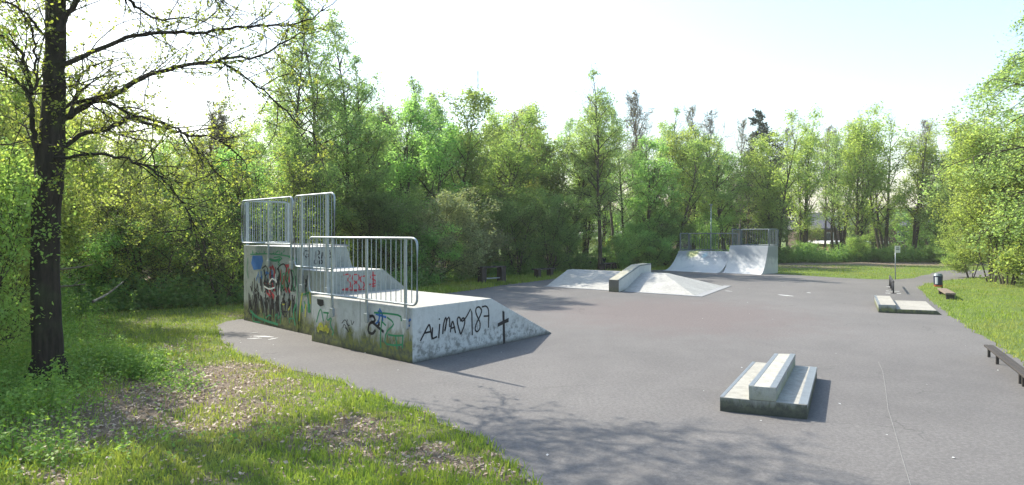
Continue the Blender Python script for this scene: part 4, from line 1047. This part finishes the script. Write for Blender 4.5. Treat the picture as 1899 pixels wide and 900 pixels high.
# root flare
for k in range(7):
    a = k*.9+.3; d = np.array([math.cos(a), math.sin(a), 0])
    b0 = np.array(base)
    bark.append((np.array([b0+d*.08+[0, 0, .55], b0+d*.17+[0, 0, .22], b0+d*.30+[0, 0, .05], b0+d*.48+[0, 0, -.04]]), np.array([.08, .11, .09, .04]), 7))
limbs = [
 ([(106, 122), (150, 105), (185, 92), (250, 67), (310, 62), (370, 62), (425, 51), (480, 49), (540, 46), (580, 34), (600, 12)], 9.5, 12.2, 15, 4),
 ([(97, 235), (128, 214), (170, 190), (215, 172), (260, 145), (300, 132), (350, 120), (400, 114), (440, 106), (475, 106), (520, 84), (560, 60)], 9.5, 11.8, 20, 4),
 ([(400, 114), (425, 122), (450, 142), (480, 162), (520, 195), (560, 238), (585, 250)], 11.0, 11.6, 8, 3),
 ([(95, 285), (118, 272), (150, 250), (200, 240), (240, 220), (275, 230), (325, 245), (360, 252), (410, 262), (455, 300)], 9.5, 11.2, 16, 4),
 ([(95, 300), (120, 292), (165, 285), (215, 290), (260, 305), (300, 330), (325, 360), (350, 395), (356, 425)], 9.5, 8.6, 10, 3),
 ([(100, 200), (130, 196), (165, 185), (200, 190), (240, 210), (290, 225), (330, 240), (352, 262), (385, 300), (430, 345)], 9.7, 10.3, 12, 3),
 ([(128, 214), (140, 180), (150, 140), (175, 120), (210, 112)], 9.6, 10.4, 10, 4),
 ([(88, 330), (68, 290), (62, 250), (59, 200), (57, 172), (50, 130), (38, 95), (15, 72), (-20, 58)], 9.5, 9.0, 17, 5),
 ([(58, 175), (30, 150), (0, 130), (-30, 118)], 9.2, 9.0, 9, 4),
 ([(57, 172), (70, 150), (66, 110), (60, 60), (40, 20), (20, -40)], 9.2, 9.5, 8, 4),
 ([(100, 70), (80, 65), (58, 35), (30, 10), (-10, 4)], 9.5, 9.1, 11, 4),
 ([(108, 60), (122, 30), (145, 0), (175, -50), (210, -110)], 9.5, 9.7, 18, 8),
 ([(110, -20), (170, -60), (215, -30), (240, 0), (265, 22), (300, 36), (350, 33), (400, 50)], 9.5, 11.2, 14, 3),
 ([(110, -60), (200, -130), (300, -110), (360, -60), (395, -10), (420, 30)], 9.5, 12.0, 14, 3),
 ([(112, -150), (220, -240), (330, -280), (450, -260), (540, -220)], 9.5, 11.8, 16, 4),
 ([(112, -200), (160, -330), (260, -420), (380, -460), (480, -420)], 9.5, 12.3, 15, 4),
 ([(108, -100), (40, -190), (-60, -230), (-160, -240)], 9.5, 8.3, 14, 4),
 ([(112, -300), (60, -420), (-40, -500)], 9.5, 10.5, 12, 4), ([(114, -400), (180, -520), (260, -600)], 9.5, 10, 12, 4),
 ([(110, -80), (190, -190), (290, -300), (400, -360), (500, -380)], 9.5, 11.2, 14, 4), ([(112, -250), (230, -330), (350, -400), (440, -480)], 9.5, 6.9, 14, 4),
 ([(108, -40), (150, -120), (250, -190), (380, -200), (520, -150), (600, -90)], 9.5, 12.6, 15, 4), ([(110, -60), (200, -90), (330, -80), (470, -50), (540, -45)], 9.6, 12.6, 15, 4), ([(111, -100), (220, -170), (380, -150), (500, -120)], 9.6, 12.4, 15, 4),
]
tipsp = []
for P, y0, y1, w0, w1 in limbs:
    q = dens(path_px(P, y0, y1), 4); q = q+rng.normal(size=q.shape)*.012; n = len(q)
    r = np.linspace(w0*.66, w1*.66, n)*.5*YT/FOC; r[0] *= 1.6; r[1] *= 1.2; bark.append((q, r, 8))
    L = np.linalg.norm(np.diff(q, axis=0), axis=1).sum()
    for k in range(int(L*13)):
        t = .10+.90*rng.random(); p, d = interp(q, t); d = d/np.linalg.norm(d)
        side = rng.normal(size=3); side[2] += .1; dd = d*.75+side*.6; dd /= np.linalg.norm(dd)
        L1 = (.35+1.0*rng.random()**1.5)*(1.15-.45*t)
        b = curve_pts(rng, p, dd, L1, 6, .17, rng.choice([-.06, .05, .02])); tipsp.append(b)
        bark.append((b, .0085*(1-np.linspace(0, 1, 7)*.6)*(.6+.6*L1), 4))
        for m in range(int(2+L1*6)):
            p2, d2 = interp(b, .2+.8*rng.random()); d2 = d2/np.linalg.norm(d2)*.8+rng.normal(size=3)*.55; d2 /= np.linalg.norm(d2)
            b2 = curve_pts(rng, p2, d2, .12+.36*rng.random(), 3, .2, 0); tipsp.append(b2)
            bark.append((b2, .0035*(1-np.linspace(0, 1, 4)*.45), 3))
V, F = tubes(bark)
link('trunk', np_mesh('trunk', V, [F]), M['bark_dark'], bt, True)
P = []
for b in tipsp:
    if rng.random() < .40: continue
    for _ in range(rng.integers(1, 4)):
        c = interp(b, .2+.8*rng.random())[0]; k = rng.integers(2, 6)
        P.append(c+rng.normal(size=(k, 3))*.022)
# epicormic leaves hugging the upper trunk
for k in range(330):
    i = rng.integers(12, 42); c = tr[min(i, len(tr)-1)]; a = rng.random()*6.28; rr_ = wpx[min(i, len(tr)-1)]*.5*YT/FOC
    P.append(c+np.array([math.cos(a), math.sin(a), 0])*(rr_+.03)+rng.normal(size=(3, 3))*.025+[0, 0, rng.random()*.2])
P = np.concatenate(P)
V, F = leaf_arr(rng, P, .046, .65, .3)
link('crown', np_mesh('crown', V, [F]), M['leaf_young'], bt)

# weeping twigs hanging into the top right corner belong to a tall birch outside the picture
# ------------------------------------------------------------------ fallen branches on the left lawn
for i, (P_, z0, lb) in enumerate([([(172, 560), (200, 545), (228, 523)], .05, 'long pale dead branch leaning over the nettles by the big trunk'), ([(108, 500), (140, 497), (172, 491)], .5, 'grey dead branch lodged low in the shrubs behind the trunk'),
                                 ([(236, 861), (255, 859), (272, 857)], .03, 'short pale stick lying in the grass at the bottom edge'), ([(108, 532), (135, 530), (158, 527)], .3, 'lower dead branch in the shrubs behind the trunk')]):
    y = 14.5 if i in (1, 3) else None
    q = [np.array(D(px, py, 13.0+k*.5)) if i == 0 else np.array(D(px, py, y)) if y else np.array(G(px, py, z0)) for k, (px, py) in enumerate(P_)]
    q = dens(np.array(q), 3); r = np.linspace(.028, .012, len(q))
    loc = Vector(q[0]); 
    V, F = tubes([(q-np.array(loc), r, 7), (np.array([q[3]-np.array(loc), q[3]-np.array(loc)+[.12, .1, .14]]), np.array([.012, .006]), 5)])
    o = link('fallen_branch', np_mesh('fallen_branch', V, [F]), M['deadwood'], None, True); o.location = loc
    tag(o, lb, 'branch', 'dead branches on the left lawn')

# ------------------------------------------------------------------ ground cover
def scatter(n, x0, x1, y0, y1, fall=1.5, seed=1):
    r = np.random.default_rng(seed); X = r.uniform(x0, x1, n*3); Y = r.uniform(y0, y1, n*3)
    keep = (r.random(n*3) < (y0/np.maximum(Y, y0))**fall) & (np.abs(X) < Y*.86+1)
    X, Y = X[keep], Y[keep]
    ok = ~pip(X, Y) | ((pdist(X, Y) < .07) & (r.random(len(X)) < .55)); X, Y = X[ok], Y[ok]
    return X, Y, r
def blades(X, Y, r, hmin, hmax, wd):
    n = len(X); Z = gz(X, Y)-.01
    h = (hmin+(hmax-hmin)*r.random(n)**1.6)*(.45+1.25*fbm(X, Y, 2.4, 91)); a = r.random(n)*6.28; le = r.normal(size=(n, 2))*.35
    P = np.stack([X, Y, Z], -1); sdir = np.stack([np.cos(a), np.sin(a), np.zeros(n)], -1)*(wd*(.6+.8*r.random(n)))[:, None]*.5
    m_ = P+np.stack([le[:, 0]*h*.35, le[:, 1]*h*.35, h*.6], -1); t_ = P+np.stack([le[:, 0]*h, le[:, 1]*h, h], -1)
    V = np.stack([P-sdir, P+sdir, m_+sdir*.75, m_-sdir*.75, t_], 1).reshape(-1, 3)
    b = np.arange(n)[:, None]*5
    return V, [b+np.array([[0, 1, 2, 3]]), b+np.array([[3, 2, 4]])]
X, Y, r = scatter(330000, -19, 2.0, 5.2, 24, 1.5, 3)
s = soilmap(X, Y); k = r.random(len(X)) < np.clip((.72-s)*4.5, .08, 1); X, Y, s = X[k], Y[k], s[k]
V, F = blades(X, Y, r, .03, .105, .012)
tag(link('grass', np_mesh('grass', V, F), M['grass']), 'short bright grass on the left lawn', 'grass', kind='stuff')
X, Y, r = scatter(150000, 6.5, 34, 9, 45, 1.2, 5)
V, F = blades(X, Y, r, .03, .10, .018)
tag(link('grass', np_mesh('grass', V, F), M['grass']), 'short grass on the lawn at right and beyond the court', 'grass', kind='stuff')
X, Y, r = scatter(60000, -4, 14, 22, 45, .8, 6)
V, F = blades(X, Y, r, .05, .2, .03)
tag(link('grass', np_mesh('grass', V, F), M['grass']), 'longer grass strip along the dark benches', 'grass', kind='stuff')
# dry leaves
X, Y, r = scatter(80000, -18, 2.2, 5.2, 26, 1.2, 8)
s = soilmap(X, Y); k = r.random(len(X)) < np.clip((s-.48)*4.5, .06, .9); X, Y = X[k], Y[k]
V, F = leaf_arr(r, np.stack([X, Y, gz(X, Y)+.018+.02*r.random(len(X))], -1), .05, .6, 1.2)
tag(link('leaf_litter', np_mesh('leaf_litter', V, [F]), M['litter']), 'dry brown leaves strewn over the left lawn', 'leaf litter', kind='stuff')
# bits lying on the asphalt
r = np.random.default_rng(17); X = r.uniform(-6, 14, 1500); Y = r.uniform(5.5, 30, 1500); dd = pdist(X, Y)
k = pip(X, Y) & ((r.random(1500) < .05) | ((dd < .6) & (X < 1) & (r.random(1500) < .5))); X, Y = X[k], Y[k]
pk = [G(*p) for p in [(1305, 727), (1440, 779), (1411, 782), (1557, 751), (1719, 715), (1768, 851), (480, 628), (466, 626), (500, 625), (930, 655), (677, 656), (738, 688)]]
X = np.concatenate([X, [p.x for p in pk]]); Y = np.concatenate([Y, [p.y for p in pk]])
V, F = leaf_arr(r, np.stack([X, Y, np.full(len(X), .016)], -1), .036, .7, 3.0)
tag(link('court_debris', np_mesh('court_debris', V, [F]), M['chalk']), 'small pale bits scattered on the asphalt', 'debris', kind='stuff')

# herbs: clumps of leafy stems
def herbs(name, spots, seed, label, lsize=.06, hmax=.45, mat='herb', per=26, cat='undergrowth'):
    r = np.random.default_rng(seed); P = []; st = []
    ZZ = gz(np.array([q[0] for q in spots]), np.array([q[1] for q in spots]))
    for (x, y, hh), z0 in zip(spots, ZZ):
        top = np.array([x+r.normal()*.05, y+r.normal()*.05, z0+hh])
        b = np.array([x, y, z0-.02]); 
        if hh > .2: st.append((np.array([b, (b+top)/2+[r.normal()*.02, r.normal()*.02, 0], top]), np.array([.005, .004, .002]), 3))
        n = max(4, int(per*hh/hmax)); t = .15+.85*r.random(n); rad = (.09*(1.15-t)+.02)[:, None]
        P.append(b+(top-b)*t[:, None]+np.concatenate([r.normal(size=(n, 2))*rad, r.normal(size=(n, 1))*.02], 1))
    V, F = leaf_arr(r, np.concatenate(P), lsize, .55, .5)
    F = [F]
    if st:
        V2, F2 = tubes(st); F.append(F2+len(V)); V = np.concatenate([V, V2])
    return tag(link(name, np_mesh(name, V, F), M[mat]), label, cat, kind='stuff')
def blob_spots(blobs, seed, hmax):
    r = np.random.default_rng(seed); out = []
    for px, py, rx, ry, n, hh in blobs:
        c = G(px, py)
        x = c.x+r.normal(size=n)*rx; y = c.y+r.normal(size=n)*ry; ins = pip(x, y)
        out += [(x[i], y[i], hh*(.5+.7*r.random())) for i in range(n) if not ins[i]]
    return out
sp = blob_spots([(215, 690, .42, .3, 190, .36), (265, 700, .28, .2, 90, .34), (165, 672, .3, .3, 100, .38), (320, 715, .2, .15, 40, .22), (110, 640, .35, .5, 110, .42), (345, 732, .2, .15, 25, .15),
                 (10, 700, .7, .8, 260, .5), (30, 780, .5, .4, 130, .36), (0, 850, .4, .3, 70, .3), (-60, 760, .8, .8, 200, .5), (120, 720, .35, .3, 70, .3), (150, 560, .7, .8, 120, .4), (100, 580, .7, .9, 150, .5),
                 (40, 620, .8, 1.2, 260, .8), (150, 850, .5, .25, 40, .15), (280, 830, .5, .25, 40, .12), (450, 820, .5, .3, 30, .12)], 9, .5)
herbs('nettle_patch', sp, 9, 'leafy nettles and herbs round the foot of the big dark tree', .05, .45)
# undergrowth along the wood
r = np.random.default_rng(31); sp = []
edge = [(-14, 15), (-11, 18.6), (-8.5, 20.4), (-5.6, 22.6), (-3.4, 26.5), (-2, 30.5), (0, 33.3), (3, 37), (6, 40.5), (9, 43), (13, 44.5), (18, 47.5), (25, 49.5), (33, 50), (38, 47)]
ex = [p[0] for p in edge]; ey = [p[1] for p in edge]
for _ in range(9500):
    x = r.uniform(-16, 42); y = np.interp(x, ex, ey)+abs(r.normal())*2.6
    sp.append((x, y, (.15+.55*r.random()**2)*(1+y/60)*(.55+.9*float(fbm(np.array([x]), np.array([y]), .5, 77)[0]))))
herbs('undergrowth', sp, 32, 'green undergrowth along the foot of the wood', .12, .6, 'leaf_dark', 16)
# branches and dead twigs in front of the wood, low brush
